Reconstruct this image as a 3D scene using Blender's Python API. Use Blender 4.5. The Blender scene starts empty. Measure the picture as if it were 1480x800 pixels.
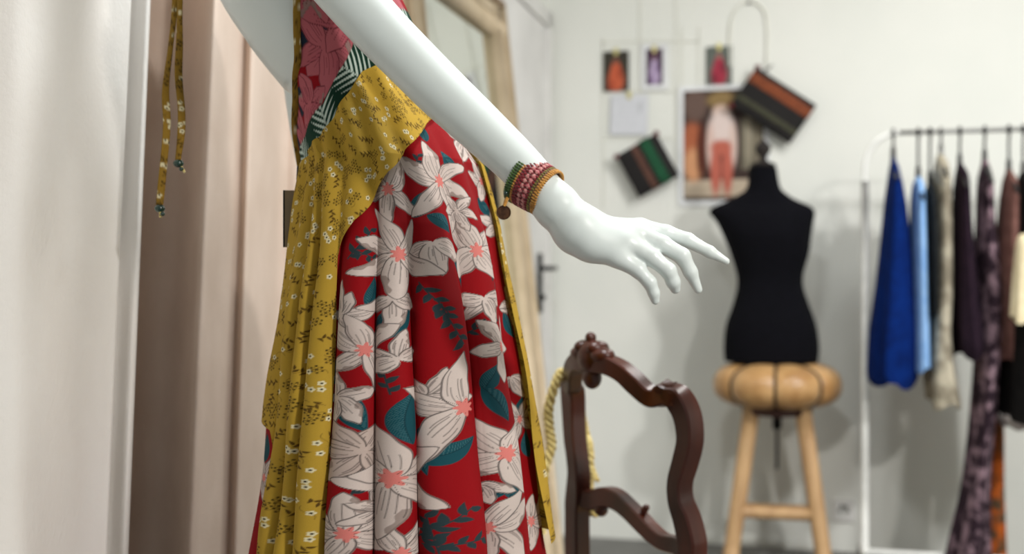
import bpy, math, random
import numpy as np
from mathutils import Vector, Matrix
random.seed(7); RNG = np.random.default_rng(7)
scene = bpy.context.scene
COL = scene.collection
PI = math.pi

# ------------------------------------------------------------------ camera
F = 1650.0; CAMZ = 1.05
cd = bpy.data.cameras.new('camera'); cam = bpy.data.objects.new('camera', cd); COL.objects.link(cam)
cam.location = (0, 0, CAMZ); cam.rotation_euler = (PI/2, 0, 0)
cd.sensor_width = 36; cd.lens = F/1480*36; cd.clip_start = 0.05
cd.dof.use_dof = True; cd.dof.focus_distance = 1.39; cd.dof.aperture_fstop = 2.8
scene.camera = cam
# ------------------------------------------------------------------ world, exposure
w = bpy.data.worlds.new('world'); scene.world = w; w.use_nodes = True
bg = w.node_tree.nodes['Background']; bg.inputs[0].default_value = (0.90, 0.96, 1.0, 1); bg.inputs[1].default_value = 0.36
vs = scene.view_settings; vs.view_transform = 'Standard'; vs.look = 'None'; vs.gamma = 1.0; vs.exposure = 0.10
vs.use_curve_mapping = False
# ------------------------------------------------------------------ ceiling lamps (light part; housings are built below)
LAMPS = [  # x, y, z, watts, disc size, colour, where
    (1.75, -0.70, 2.62, 134, 0.28, (1.0, 0.97, 0.93), 'in front of the mannequin'),
    (0.10, 1.75, 2.62, 24, 0.30, (0.96, 0.99, 1.0), 'above the mannequin'),
    (1.30, 2.85, 2.62, 20, 0.40, (1.0, 0.99, 0.96), 'above the dress form'),
]
for i, (x, y, z, e, s, c, wh) in enumerate(LAMPS):
    l = bpy.data.lights.new('ceiling_lamp_light', 'AREA'); l.shape = 'DISK'; l.size = s; l.energy = e; l.color = c
    o = bpy.data.objects.new('ceiling_lamp_light', l); COL.objects.link(o); o.location = (x, y, z - 0.012)
SPOT = Vector((2.20, 1.25, 2.50)); SPOT_AIM = Vector((1.25, 4.25, 1.35))
l = bpy.data.lights.new('track_spot_light', 'SPOT'); l.energy = 215; l.color = (1.0, 0.99, 0.97); l.spot_size = 1.15; l.spot_blend = 0.6; l.shadow_soft_size = 0.10
o = bpy.data.objects.new('track_spot_light', l); COL.objects.link(o); o.location = SPOT
o.rotation_euler = (SPOT_AIM-SPOT).to_track_quat('-Z', 'Y').to_euler()

# ------------------------------------------------------------------ helpers
def P(px, py, d):
    return np.array([(px-740)/F*d, d, CAMZ-(py-400)/F*d])
def lin(c):
    c = np.asarray(c, float)/255.0
    return np.where(c <= 0.04045, c/12.92, ((c+0.055)/1.055)**2.4)
def L4(c): return tuple(lin(c)) + (1.0,)

def mesh_from(name, V, Fc, smooth=True):
    me = bpy.data.meshes.new(name)
    V = np.asarray(V, np.float32).reshape(-1, 3)
    if isinstance(Fc, np.ndarray):
        n, k = Fc.shape
        me.vertices.add(len(V)); me.vertices.foreach_set('co', V.ravel())
        me.loops.add(n*k); me.loops.foreach_set('vertex_index', Fc.astype(np.int32).ravel())
        me.polygons.add(n); me.polygons.foreach_set('loop_start', np.arange(0, n*k, k, dtype=np.int32))
        me.update(calc_edges=True); me.validate()
    else:
        me.from_pydata(V.tolist(), [], Fc)
    me.update()
    if smooth: me.polygons.foreach_set('use_smooth', np.ones(len(me.polygons), bool))
    return me
def obj(name, me, mat=None, parent=None):
    o = bpy.data.objects.new(name, me); COL.objects.link(o)
    if mat is not None and me is not None and len(me.materials) == 0: me.materials.append(mat)
    if parent is not None: o.parent = parent
    return o
def tag(o, label, cat, group=None):
    o['label'] = label; o['category'] = cat
    if group: o['group'] = group
    return o
def thing(name, label, cat, loc, group=None):
    o = bpy.data.objects.new(name, None); COL.objects.link(o); o.empty_display_size = 0.05
    o.location = loc
    return tag(o, label, cat, group)
def put(name, me, mat, root):
    """child mesh whose vertices are given in world space"""
    o = obj(name, me, mat, root)
    o.matrix_parent_inverse = Matrix.Translation(-Vector(root.location)) if root.parent is None else root.matrix_parent_inverse.copy()
    return o
def sub(name, me, mat, part):
    """sub-part of a part, vertices in world space (part has identity basis)"""
    return obj(name, me, mat, part)
def struct(name, me, mat):
    o = obj(name, me, mat); o['kind'] = 'structure'; return o
def setcol(me, C):
    a = me.color_attributes.new('print', 'FLOAT_COLOR', 'POINT')
    C = np.concatenate([C, np.ones((len(C), 1))], 1).astype(np.float32)
    a.data.foreach_set('color', C.ravel())

class MB:
    """collects simple shapes, makes ONE mesh"""
    def __init__(s): s.v = []; s.f = []; s.n = 0
    def add(s, V, Fc):
        V = np.asarray(V, float).reshape(-1, 3); s.v.append(V)
        for f in Fc: s.f.append([int(i)+s.n for i in f])
        s.n += len(V); return s
    def mesh(s, name, smooth=True): return mesh_from(name, np.concatenate(s.v), s.f, smooth)

def catmull(pts, m):
    pts = np.asarray(pts, float); n = len(pts)
    if n == 2: t = np.linspace(0, 1, m)[:, None]; return pts[0]*(1-t)+pts[1]*t
    q = np.vstack([2*pts[0]-pts[1], pts, 2*pts[-1]-pts[-2]])
    out = []
    for u in np.linspace(0, n-1, m):
        i = min(int(u), n-2); t = u-i; a, b, c, d = q[i:i+4]
        out.append(0.5*((2*b)+(c-a)*t+(2*a-5*b+4*c-d)*t*t+(-a+3*b-3*c+d)*t**3))
    return np.array(out)
def grid_faces(nu, nv, closed_v=False, flip=False):
    i, j = np.meshgrid(np.arange(nu-1), np.arange(nv if closed_v else nv-1), indexing='ij')
    a = i*nv+j; b = i*nv+(j+1) % nv; c = (i+1)*nv+(j+1) % nv; d = (i+1)*nv+j
    q = np.stack([a, d, c, b] if flip else [a, b, c, d], -1).reshape(-1, 4)
    return q
def sweep(pts, rad, n=14, m=None, up=None, power=2.0, caps=True):
    """tube along pts; rad: scalar, list of r, or list of (r_side, r_up); power>2 gives a rounded-rectangle section"""
    pts = np.asarray(pts, float)
    rad = np.asarray(rad, float)
    if rad.ndim == 0: rad = np.full((len(pts), 2), float(rad))
    if rad.ndim == 1: rad = np.stack([rad, rad], 1)
    m = m or max(2, (len(pts)-1)*5+1)
    C = catmull(pts, m); R = np.maximum(catmull(rad, m), 1e-5)
    T = np.gradient(C, axis=0); T /= np.linalg.norm(T, axis=1)[:, None]+1e-12
    if up is None:
        u = np.array([0, 0, 1.0]) if abs(T[0][2]) < 0.9 else np.array([1.0, 0, 0])
    else: u = np.asarray(up, float)
    rings = []
    a = np.linspace(0, 2*PI, n, endpoint=False)
    ca, sa = np.cos(a), np.sin(a)
    ex = 2.0/power
    if power >= 6: n = 8
    cx = np.sign(ca)*np.abs(ca)**ex; sx = np.sign(sa)*np.abs(sa)**ex
    if power >= 6:
        cx = np.array([1, .84, -.84, -1, -1, -.84, .84, 1.]); sx = np.array([.8, 1, 1, .8, -.8, -1, -1, -.8])
    for k in range(m):
        if up is None or k == 0: v = u-T[k]*np.dot(u, T[k])
        else: v = np.asarray(up, float)-T[k]*np.dot(up, T[k])
        v /= np.linalg.norm(v)+1e-12
        if up is None: u = v
        s = np.cross(T[k], v)
        rings.append(C[k]+cx[:, None]*R[k, 0]*s+sx[:, None]*R[k, 1]*v)
    V = np.concatenate(rings); Fc = grid_faces(m, n, True).tolist()
    if caps:
        Fc.append(list(range(n))[::-1] if False else list(range(n)))
        Fc.append([(m-1)*n+i for i in range(n)][::-1])
    return V, Fc
def tube(name, pts, rad, mat, root=None, smooth=True, **k):
    V, Fc = sweep(pts, rad, **k)
    me = mesh_from(name, V, Fc, smooth)
    return (put(name, me, mat, root) if root is not None else obj(name, me, mat))
def box_vf(c, e1, e2, e3, bev=0.0):
    """box centre c, half-extent vectors; small bevel by shrinking into a 24-vert chamfer"""
    c = np.asarray(c, float); e = [np.asarray(q, float) for q in (e1, e2, e3)]
    if bev <= 0:
        V = [c+sx*e[0]+sy*e[1]+sz*e[2] for sx in (-1, 1) for sy in (-1, 1) for sz in (-1, 1)]
        return V, [[0, 1, 3, 2], [4, 6, 7, 5], [0, 4, 5, 1], [2, 3, 7, 6], [0, 2, 6, 4], [1, 5, 7, 3]]
    V = []; idx = {}
    u = [q*(1-bev/max(np.linalg.norm(q), 1e-9)) for q in e]
    for sx in (-1, 1):
        for sy in (-1, 1):
            for sz in (-1, 1):
                for ax in range(3):
                    s = (sx, sy, sz)
                    idx[(sx, sy, sz, ax)] = len(V)
                    V.append(c+sum((s[k]*(e[k] if k == ax else u[k]) for k in range(3)), np.zeros(3)))
    Fc = []
    o4 = [(-1, -1), (1, -1), (1, 1), (-1, 1)]
    for ax in range(3):
        oth = [k for k in range(3) if k != ax]
        for s in (-1, 1):
            f = []
            for a, b in o4:
                t = [0, 0, 0]; t[ax] = s; t[oth[0]] = a; t[oth[1]] = b
                f.append(idx[(*t, ax)])
            Fc.append(f)
    for ax in range(3):
        oth = [k for k in range(3) if k != ax]
        for a, b in o4:
            f = []
            for s, q in ((-1, oth[0]), (1, oth[0]), (1, oth[1]), (-1, oth[1])):
                t = [0, 0, 0]; t[ax] = s; t[oth[0]] = a; t[oth[1]] = b
                f.append(idx[(*t, q)])
            Fc.append(f)
    for sx in (-1, 1):
        for sy in (-1, 1):
            for sz in (-1, 1):
                Fc.append([idx[(sx, sy, sz, k)] for k in range(3)])
    return V, Fc
def fixn(me):
    import bmesh
    b = bmesh.new(); b.from_mesh(me); bmesh.ops.recalc_face_normals(b, faces=b.faces); b.to_mesh(me); b.free(); return me
def sharpen(me, deg=32):
    import bmesh
    b = bmesh.new(); b.from_mesh(me)
    for e in b.edges:
        if len(e.link_faces) == 2 and e.calc_face_angle(0) > deg*PI/180: e.smooth = False
    b.to_mesh(me); b.free(); return me
def box(name, c, e1, e2, e3, mat, root=None, bev=0.002):
    V, Fc = box_vf(c, e1, e2, e3, bev); me = fixn(mesh_from(name, V, Fc, False))
    return put(name, me, mat, root) if root is not None else obj(name, me, mat)
def ball_vf(c, r, nu=8, nv=12):
    r = np.broadcast_to(np.asarray(r, float), 3)
    V = []
    for i in range(nu+1):
        a = PI*i/nu
        for j in range(nv):
            b = 2*PI*j/nv
            V.append(np.asarray(c)+r*np.array([math.sin(a)*math.cos(b), math.sin(a)*math.sin(b), math.cos(a)]))
    return np.array(V), grid_faces(nu+1, nv, True).tolist()
def lathe_vf(c, prof, n=32, lobes=0, amp=0):
    V = []
    for r, z in prof:
        for j in range(n):
            a = 2*PI*j/n
            V.append([c[0]+r*math.cos(a), c[1]+r*math.sin(a), c[2]+z])
    Fc = grid_faces(len(prof), n, True).tolist()
    Fc.append(list(range(n))); Fc.append([(len(prof)-1)*n+i for i in range(n)])
    return np.array(V), Fc

# ------------------------------------------------------------------ materials
def mat(name, c, rough=0.5, c2=None, scale=20, bump=0.0, bscale=60, metal=0.0, coat=0.0, sheen=0.0, stretch=(1, 1, 1), sss=0.0, detail=4, contrast=(0.35, 0.65), spec=0.5, transl=0.0):
    m = bpy.data.materials.new(name); m.use_nodes = True; nt = m.node_tree; N = nt.nodes; K = nt.links
    b = N['Principled BSDF']
    b.inputs['Roughness'].default_value = rough; b.inputs['Metallic'].default_value = metal
    b.inputs['Specular IOR Level'].default_value = spec
    if coat: b.inputs['Coat Weight'].default_value = coat; b.inputs['Coat Roughness'].default_value = 0.12
    if sheen: b.inputs['Sheen Weight'].default_value = sheen
    if sss: b.inputs['Subsurface Weight'].default_value = sss; b.inputs['Subsurface Radius'].default_value = (0.01, 0.008, 0.006)
    tc = N.new('ShaderNodeTexCoord'); mp = N.new('ShaderNodeMapping'); mp.inputs['Scale'].default_value = stretch
    K.new(tc.outputs['Object'], mp.inputs[0])
    nz = N.new('ShaderNodeTexNoise'); nz.inputs['Scale'].default_value = scale; nz.inputs['Detail'].default_value = detail
    K.new(mp.outputs[0], nz.inputs[0])
    rp = N.new('ShaderNodeValToRGB'); K.new(nz.outputs[0], rp.inputs[0])
    rp.color_ramp.elements[0].position = contrast[0]; rp.color_ramp.elements[1].position = contrast[1]
    c2 = c2 if c2 is not None else [q*0.93 for q in c]
    rp.color_ramp.elements[0].color = L4(c2); rp.color_ramp.elements[1].color = L4(c)
    K.new(rp.outputs[0], b.inputs['Base Color'])
    if bump:
        n2 = N.new('ShaderNodeTexNoise'); n2.inputs['Scale'].default_value = bscale; n2.inputs['Detail'].default_value = 3
        K.new(mp.outputs[0], n2.inputs[0])
        bp = N.new('ShaderNodeBump'); bp.inputs['Strength'].default_value = bump; bp.inputs['Distance'].default_value = 0.002
        K.new(n2.outputs[0], bp.inputs['Height']); K.new(bp.outputs[0], b.inputs['Normal'])
    if transl:
        tr = N.new('ShaderNodeBsdfTranslucent'); K.new(rp.outputs[0], tr.inputs[0])
        mx = N.new('ShaderNodeMixShader'); mx.inputs[0].default_value = transl
        K.new(b.outputs[0], mx.inputs[1]); K.new(tr.outputs[0], mx.inputs[2]); K.new(mx.outputs[0], N['Material Output'].inputs[0])
    return m
def mat_print(name, rough=0.8, sheen=0.0, transl=0.12, weave=900):
    """printed cloth: colours come from the 'print' attribute, weave as fine relief"""
    m = bpy.data.materials.new(name); m.use_nodes = True; nt = m.node_tree; N = nt.nodes; K = nt.links
    b = N['Principled BSDF']; b.inputs['Roughness'].default_value = rough; b.inputs['Sheen Weight'].default_value = sheen
    b.inputs['Specular IOR Level'].default_value = 0.15
    at = N.new('ShaderNodeAttribute'); at.attribute_name = 'print'
    tc = N.new('ShaderNodeTexCoord'); nz = N.new('ShaderNodeTexNoise'); nz.inputs['Scale'].default_value = weave
    K.new(tc.outputs['Object'], nz.inputs[0])
    mm = N.new('ShaderNodeMix'); mm.data_type = 'RGBA'; mm.blend_type = 'MULTIPLY'; mm.inputs[0].default_value = 0.16
    K.new(at.outputs['Color'], mm.inputs[6]); K.new(nz.outputs[0], mm.inputs[7]); K.new(mm.outputs[2], b.inputs['Base Color'])
    bp = N.new('ShaderNodeBump'); bp.inputs['Strength'].default_value = 0.15; bp.inputs['Distance'].default_value = 0.001
    n3 = N.new('ShaderNodeTexNoise'); n3.inputs['Scale'].default_value = 45; K.new(tc.outputs['Object'], n3.inputs[0])
    K.new(n3.outputs[0], bp.inputs['Height']); K.new(bp.outputs[0], b.inputs['Normal'])
    tr = N.new('ShaderNodeBsdfTranslucent'); K.new(mm.outputs[2], tr.inputs[0])
    mx = N.new('ShaderNodeMixShader'); mx.inputs[0].default_value = transl
    K.new(b.outputs[0], mx.inputs[1]); K.new(tr.outputs[0], mx.inputs[2]); K.new(mx.outputs[0], N['Material Output'].inputs[0])
    return m
M = {}
M['wall'] = mat('wall_paint', (224, 225, 219), 0.85, (219, 221, 215), 3, 0.05, 120, spec=0.2)
M['floor'] = mat('floor_concrete', (112, 111, 108), 0.6, (98, 98, 95), 5, 0.05, 40)
M['ceil'] = mat('ceiling_paint', (232, 231, 226), 0.9, None, 4)
M['trim'] = mat('trim_paint', (224, 223, 220), 0.5, None, 6)
M['door'] = mat('door_paint', (222, 221, 219), 0.5, None, 4)
M['darkmetal'] = mat('dark_metal', (42, 42, 44), 0.4, (30, 30, 32), 40, metal=0.7)
M['curtain_a'] = mat('curtain_linen_white', (248, 245, 241), 0.9, (244, 240, 235), 9, 0.4, 150, sheen=0.0, stretch=(1, 1, 0.8), transl=0.12, spec=0.1)
M['curtain_b'] = mat('curtain_linen_shaded', (226, 208, 194), 0.9, (217, 198, 183), 9, 0.4, 150, sheen=0.0, stretch=(1, 1, 0.8), transl=0.12, spec=0.1)  # pinkish bounce-lit shade put into this linen's base colour
M['manne'] = mat('mannequin_gloss_white', (216, 223, 220), 0.37, (214, 222, 220), 5, coat=0.06)
M['red'] = mat_print('red_floral_georgette', transl=0.10)
M['yel'] = mat_print('yellow_ditsy_cotton', transl=0.14)
M['bod'] = mat_print('bodice_print_cloth', transl=0.05)
M['black'] = mat('black_jersey', (12, 12, 18), 0.95, (8, 8, 12), 80, 0.2, 400, spec=0.1)
M['wood_dark'] = mat('mahogany', (74, 28, 12), 0.36, (40, 14, 6), 14, 0.04, 60, coat=0.05, stretch=(1, 1, 0.25))
M['wood_light'] = mat('oak', (196, 160, 116), 0.5, (168, 132, 92), 26, 0.05, 80, stretch=(1, 1, 0.12))
M['leather'] = mat('tan_leather', (194, 154, 104), 0.4, (160, 118, 70), 16, 0.1, 120, coat=0.15)
M['seam'] = mat('black_cord', (28, 20, 16), 0.8, None, 60)
M['frame'] = mat('champagne_frame', (196, 178, 150), 0.45, (178, 160, 132), 10, metal=0.1)
M['frame_d'] = mat('bronze_frame_edge', (128, 108, 84), 0.45, (110, 92, 70), 10, metal=0.1)
M['rackw'] = mat('white_powder_coat', (225, 226, 222), 0.4, None, 20)
M['rackg'] = mat('grey_steel_bar', (128, 128, 126), 0.35, None, 20, metal=0.6)
M['wire'] = mat('cream_wire', (240, 239, 228), 0.5, None, 20)
M['gold'] = mat('antique_coin', (88, 56, 34), 0.45, (58, 36, 22), 160, 0.3, 300, metal=0.6)
M['tagc'] = mat('taupe_card', (134, 118, 94), 0.7, (124, 108, 86), 20)
M['blackstr'] = mat('black_string', (16, 16, 18), 0.7, None, 60)
M['bead'] = mat('green_bead', (24, 62, 50), 0.3, (14, 40, 34), 60, coat=0.4)
M['cord'] = mat('pale_yellow_yarn', (226, 208, 140), 0.95, (196, 174, 104), 120, 0.5, 260, sheen=0.4)
mg = bpy.data.materials.new('mirror_glass'); mg.use_nodes = True
gb = mg.node_tree.nodes['Principled BSDF']; gb.inputs['Metallic'].default_value = 1; gb.inputs['Roughness'].default_value = 0.03
gn = mg.node_tree.nodes.new('ShaderNodeTexNoise'); gr = mg.node_tree.nodes.new('ShaderNodeValToRGB'); gn.inputs['Scale'].default_value = 2
gr.color_ramp.elements[0].color = (0.80, 0.83, 0.78, 1); gr.color_ramp.elements[1].color = (0.84, 0.86, 0.81, 1)
mg.node_tree.links.new(gn.outputs[0], gr.inputs[0]); mg.node_tree.links.new(gr.outputs[0], gb.inputs['Base Color']); M['mirror'] = mg

# ------------------------------------------------------------------ room
YAW = 14.5*PI/180
E1 = np.array([math.cos(YAW), -math.sin(YAW), 0]); E2 = np.array([math.sin(YAW), math.cos(YAW), 0]); EZ = np.array([0, 0, 1.0])
CN = np.array([0.14, 4.66, 0.0])                      # corner of left wall and back wall on the floor
def R(s, t, z): return CN+E1*s-E2*t+EZ*z             # room coordinates: s along back wall, t out into the room
HC = 2.68
def back_pt(px, py, off=0.0):
    d = np.array([(px-740)/F, 1, -(py-400)/F]); o = np.array([0, 0, CAMZ])
    n = -E2; q = CN+n*off; t = np.dot(q-o, n)/np.dot(d, n); return o+d*t
def left_pt(px, py, off=0.0):
    d = np.array([(px-740)/F, 1, -(py-400)/F]); o = np.array([0, 0, CAMZ])
    n = E1; q = CN+n*off; t = np.dot(q-o, n)/np.dot(d, n); return o+d*t
def slab(name, a, b, c, mt):      # axis-aligned in room coordinates from (s0,t0,z0) to (s1,t1,z1)
    a = np.array(a, float); b = np.array(b, float); m = (a+b)/2; h = (b-a)/2
    V, Fc = box_vf(R(*m), E1*h[0], E2*h[1], EZ*h[2]); return struct(name, fixn(mesh_from(name, V, Fc, False)), mt)
slab('floor', (-2.2, -0.1, -0.06), (4.6, 7.6, 0), None, M['floor'])
slab('ceiling', (-2.2, -0.1, HC), (4.6, 7.6, HC+0.06), None, M['ceil'])
slab('wall_back', (-0.1, -0.1, 0), (4.6, 0, HC), None, M['wall'])
slab('wall_left', (-0.1, 0, 0), (0, 1.85, HC), None, M['wall'])
slab('wall_alcove_side', (-1.1, 1.75, 0), (-0.1, 1.85, HC), None, M['wall'])
slab('wall_alcove_back', (-1.2, 1.75, 0), (-1.1, 7.6, HC), None, M['wall'])
slab('wall_right', (4.5, 0, 0), (4.6, 7.6, HC), None, M['wall'])
# door in the left wall next to the corner
dr = slab('door_1', (0.0, 0.10, 0.005), (0.022, 0.98, 2.05), None, M['door'])
for (a, b) in (((0, 0.04, 0), (0.035, 0.10, 2.11)), ((0, 0.98, 0), (0.035, 1.04, 2.11)), ((0, 0.04, 2.05), (0.035, 1.04, 2.11))):
    slab('trim_1', a, b, None, M['trim'])
hp = left_pt(781, 392, 0.03)
hd = thing('door_handle', 'dark lever handle with long plate on the white door', 'door handle', tuple(hp))
box('back_plate', hp-EZ*0.045, E1*0.006, E2*0.018, EZ*0.115, M['darkmetal'], hd)
tube('lever', [hp+EZ*0.012, hp+E1*0.055+EZ*0.012, hp+E1*0.062-E2*0.03+EZ*0.012, hp+E1*0.062-E2*0.11+EZ*0.010], [0.010, 0.010, 0.010, 0.008], M['darkmetal'], hd, n=10)
tube('keyhole_ring', [hp-EZ*0.10, hp-EZ*0.10+E1*0.02], [0.012, 0.010], M['darkmetal'], hd, n=12)
# outlet on back wall
op = back_pt(1219, 737, 0.006)
ot = thing('wall_outlet', 'white plastic power outlet low on the back wall behind the stool', 'outlet', tuple(op))
box('plate', op, E1*0.042, E2*0.006, EZ*0.042, M['trim'], ot, 0.003)
V, Fc = sweep([op-E2*0.005, op-E2*0.010], [0.026, 0.024], n=20); put('socket', mesh_from('socket', V, Fc), M['rackw'], ot)
for sgn in (-1, 1):
    V, Fc = sweep([op-E2*0.009+E1*0.009*sgn, op-E2*0.012+E1*0.009*sgn], 0.003, n=8); put('pin_hole', mesh_from('pin_hole', V, Fc), M['darkmetal'], ot)
# ceiling lamp housings
lampw = bpy.data.materials.new('lamp_diffuser'); lampw.use_nodes = True
lb = lampw.node_tree.nodes['Principled BSDF']; lb.inputs['Base Color'].default_value = (0.9, 0.88, 0.84, 1)
ln = lampw.node_tree.nodes.new('ShaderNodeTexNoise'); lampw.node_tree.links.new(ln.outputs[0], lb.inputs['Roughness'])
for i, (x, y, z, e, s, c, wh) in enumerate(LAMPS):
    t = thing('ceiling_lamp', 'round white ceiling lamp '+wh, 'lamp', (x, y, HC), 'ceiling lamps')
    V, Fc = lathe_vf((x, y, 0), [(s/2+0.04, HC), (s/2+0.04, HC-0.05), (s/2+0.02, HC-0.055), (s/2+0.02, HC-0.04)], 36)
    put('housing', fixn(mesh_from('housing', V, Fc[:-1])), M['rackw'], t)
    V, Fc = lathe_vf((x, y, 0), [(s/2+0.018, HC-0.046), (s/2+0.015, HC-0.05), (0.02, HC-0.052)], 36)
    put('diffuser', mesh_from('diffuser', V, Fc), lampw, t)

sd_ = np.array((SPOT_AIM-SPOT).normalized()); sp_ = np.array(SPOT)
tl = thing('track_spotlight', 'black track spotlight under the ceiling aimed at the clothes rack', 'lamp', (SPOT.x, SPOT.y, HC))
V, Fc = sweep([sp_-sd_*0.16, sp_-sd_*0.15, sp_-sd_*0.01, sp_+sd_*0.03], [0.035, 0.05, 0.055, 0.065], n=24, caps=False); put('barrel', mesh_from('barrel', V, Fc), M['darkmetal'], tl)
tube('stem', [sp_-sd_*0.12, np.array([*(sp_-sd_*0.12)[:2], HC])], 0.012, M['darkmetal'], tl, n=10)
box('track', np.array([SPOT.x-.0, SPOT.y, HC-0.012]), np.array([.9, 0, 0]), np.array([0, .018, 0]), np.array([0, 0, .012]), M['darkmetal'], tl)
# ------------------------------------------------------------------ curtains (fitting-room opening along the left wall line)
def cur_depth(px): return 1.057/(0.259-(px-740)/F)
def curtain(name, ctrl, label, mt, zt=2.33, zb=0.03):
    ctrl = np.array(ctrl, float); m = 260
    c = catmull(ctrl, m); nz = 90; zs = np.linspace(zt, zb, nz)
    V = np.zeros((nz, m, 3))
    z_top, z_bot = 1.45, 0.60
    for k, z in enumerate(zs):
        t = np.clip((z_top-z)/(z_top-z_bot), -0.6, 1.6)
        px = c[:, 0]*(1-t)+c[:, 1]*t
        gather = 1.0 if z < 1.6 else 1.0-0.35*(z-1.6)/(zt-1.6)
        off = c[:, 2]*gather+0.0012*np.sin(np.arange(m)*0.10+z*5)+0.0010*np.sin(np.arange(m)*0.05-z*11)
        d = cur_depth(px)+off
        V[k, :, 0] = (px-740)/F*d; V[k, :, 1] = d; V[k, :, 2] = z
    me = mesh_from(name, V.reshape(-1, 3), grid_faces(nz, m))
    root = thing(name, label, 'curtain', tuple(V[-1, m//2]), None)
    o = put('cloth', me, mt, root)
    s = o.modifiers.new('thickness', 'SOLIDIFY'); s.thickness = 0.0015
    hem = [V[-1, i]+np.array([0, -0.002, 0.0]) for i in range(0, m, 4)]
    tube('hem', hem, 0.003, mt, root, n=6, m=len(hem))
    # rings on the rod
    for i in range(6, m, 36):
        q = V[0, i].copy(); a = np.linspace(0, 2*PI, 15)
        p0 = rod_at(q)
        tube('ring', [p0+EZ*0.022*math.cos(b)+E1*0.022*math.sin(b) for b in a], 0.0025, M['darkmetal'], root, n=6, m=30, caps=False)
    return root
def rod_at(q):
    t = np.dot(q-np.array([-1.057, 0, 0]), np.array([0.2507, 0.968, 0])); p = np.array([-1.057, 0, 0])+np.array([0.2507, 0.968, 0])*t
    p[2] = 2.36; return p
curtain('curtain', [(-420, -460, .02), (-330, -370, -.06), (-250, -290, .03), (-160, -190, -.06), (-80, -100, .02), (-20, -35, -.05), (36, 26, -.105), (90, 70, -.09), (140, 108, -.075), (178, 140, -.062), (187, 150, -.056), (184, 147, -.03), (166, 130, .05), (170, 136, .10), (190, 158, .055), (206, 174, .0), (212, 180, -.01), (214, 183, .01), (205, 176, .10), (170, 150, .17)],
        'white linen curtain with a straight folded edge, overlapping the shade-tinted curtain', M['curtain_a'])
curtain('curtain', [(120, 90, .26), (190, 160, .30), (235, 205, .29), (268, 238, .22), (292, 262, .09), (302, 270, -.01), (312, 280, -.04), (335, 305, .02), (350, 328, .055), (358, 338, .03), (366, 345, .0), (392, 374, .05), (412, 400, .09), (440, 430, .02), (480, 480, .08), (520, 520, .0), (560, 560, .08), (590, 590, .02)],
        'shade-tinted linen curtain with deep folds hanging behind the floral dress', M['curtain_b'])
r0, r1 = rod_at(P(-430, 0, 0.9)), rod_at(P(600, 0, cur_depth(600)))
cr = thing('curtain_rod', 'dark metal curtain rod above the linen curtains', 'curtain rod', tuple((r0+r1)/2))
tube('rod', [r0, r1], 0.011, M['darkmetal'], cr, n=12)
for q in (r0, r1):
    V, Fc = ball_vf(q, 0.02); put('finial', mesh_from('finial', V, Fc), M['darkmetal'], cr)
for t_ in (0.06, 0.94):
    q = r0*(1-t_)+r1*t_
    tube('bracket', [q, q+EZ*(HC-2.36)], 0.007, M['darkmetal'], cr, n=8)

# ------------------------------------------------------------------ standing mirror leaning on the left wall
mt_ = left_pt(698, 12, 0.0); tfar = np.dot(CN-mt_, E2); ZT = mt_[2]
LEAN = 0.21; tnear = tfar+0.95
def mp(t, h, o=0.0):     # t along wall from corner, h fraction of height 0..1, o = proud of the mirror plane
    base = R(LEAN*(1-h)+0.03, t, ZT*h)
    nrm = E1*math.cos(math.atan2(LEAN, ZT))+EZ*math.sin(math.atan2(LEAN, ZT))
    return base+nrm*o
mr = thing('standing_mirror', 'tall champagne-framed mirror leaning on the wall behind the dress', 'mirror', tuple(R(LEAN/2, (tfar+tnear)/2, 0)))
fw = 0.125; fh = fw/ZT
def quad_slab(name, a, b, c, d, th, m, root, bev=0.0):
    a, b, c, d = [np.array(q) for q in (a, b, c, d)]; n = np.cross(b-a, d-a); n /= np.linalg.norm(n)
    V = [a, b, c, d, a+n*th, b+n*th, c+n*th, d+n*th]
    Fc = [[0, 3, 2, 1], [4, 5, 6, 7], [0, 1, 5, 4], [1, 2, 6, 5], [2, 3, 7, 6], [3, 0, 4, 7]]
    return put(name, fixn(mesh_from(name, V, Fc, False)), m, root)
nrm_m = mp(0, 0, 1)-mp(0, 0, 0)
def mprof(name, ta, ha, tb, hb, inward, m, o0, o1, wd):
    a, b = mp(ta, ha, o0), mp(tb, hb, o0); i = np.array(inward, float)*wd
    V = [a, b, b+i, a+i, a+nrm_m*(o1-o0), b+nrm_m*(o1-o0), b+i+nrm_m*(o1-o0), a+i+nrm_m*(o1-o0)]
    Fc = [[0, 3, 2, 1], [4, 5, 6, 7], [0, 1, 5, 4], [1, 2, 6, 5], [2, 3, 7, 6], [3, 0, 4, 7]]
    put(name, fixn(mesh_from(name, V, Fc, False)), m, mr)
upd = mp(0, 1)-mp(0, 0); upd /= np.linalg.norm(upd)
put('glass', fixn(mesh_from('glass', [mp(tfar+fw*.6, fh*.6, .012), mp(tnear-fw*.6, fh*.6, .012), mp(tnear-fw*.6, 1-fh*.6, .012), mp(tfar+fw*.6, 1-fh*.6, .012), mp(tfar+fw*.6, fh*.6, .002), mp(tnear-fw*.6, fh*.6, .002), mp(tnear-fw*.6, 1-fh*.6, .002), mp(tfar+fw*.6, 1-fh*.6, .002)], [[0, 1, 2, 3], [4, 7, 6, 5], [0, 4, 5, 1], [1, 5, 6, 2], [2, 6, 7, 3], [3, 7, 4, 0]], False)), M['mirror'], mr)
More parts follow.
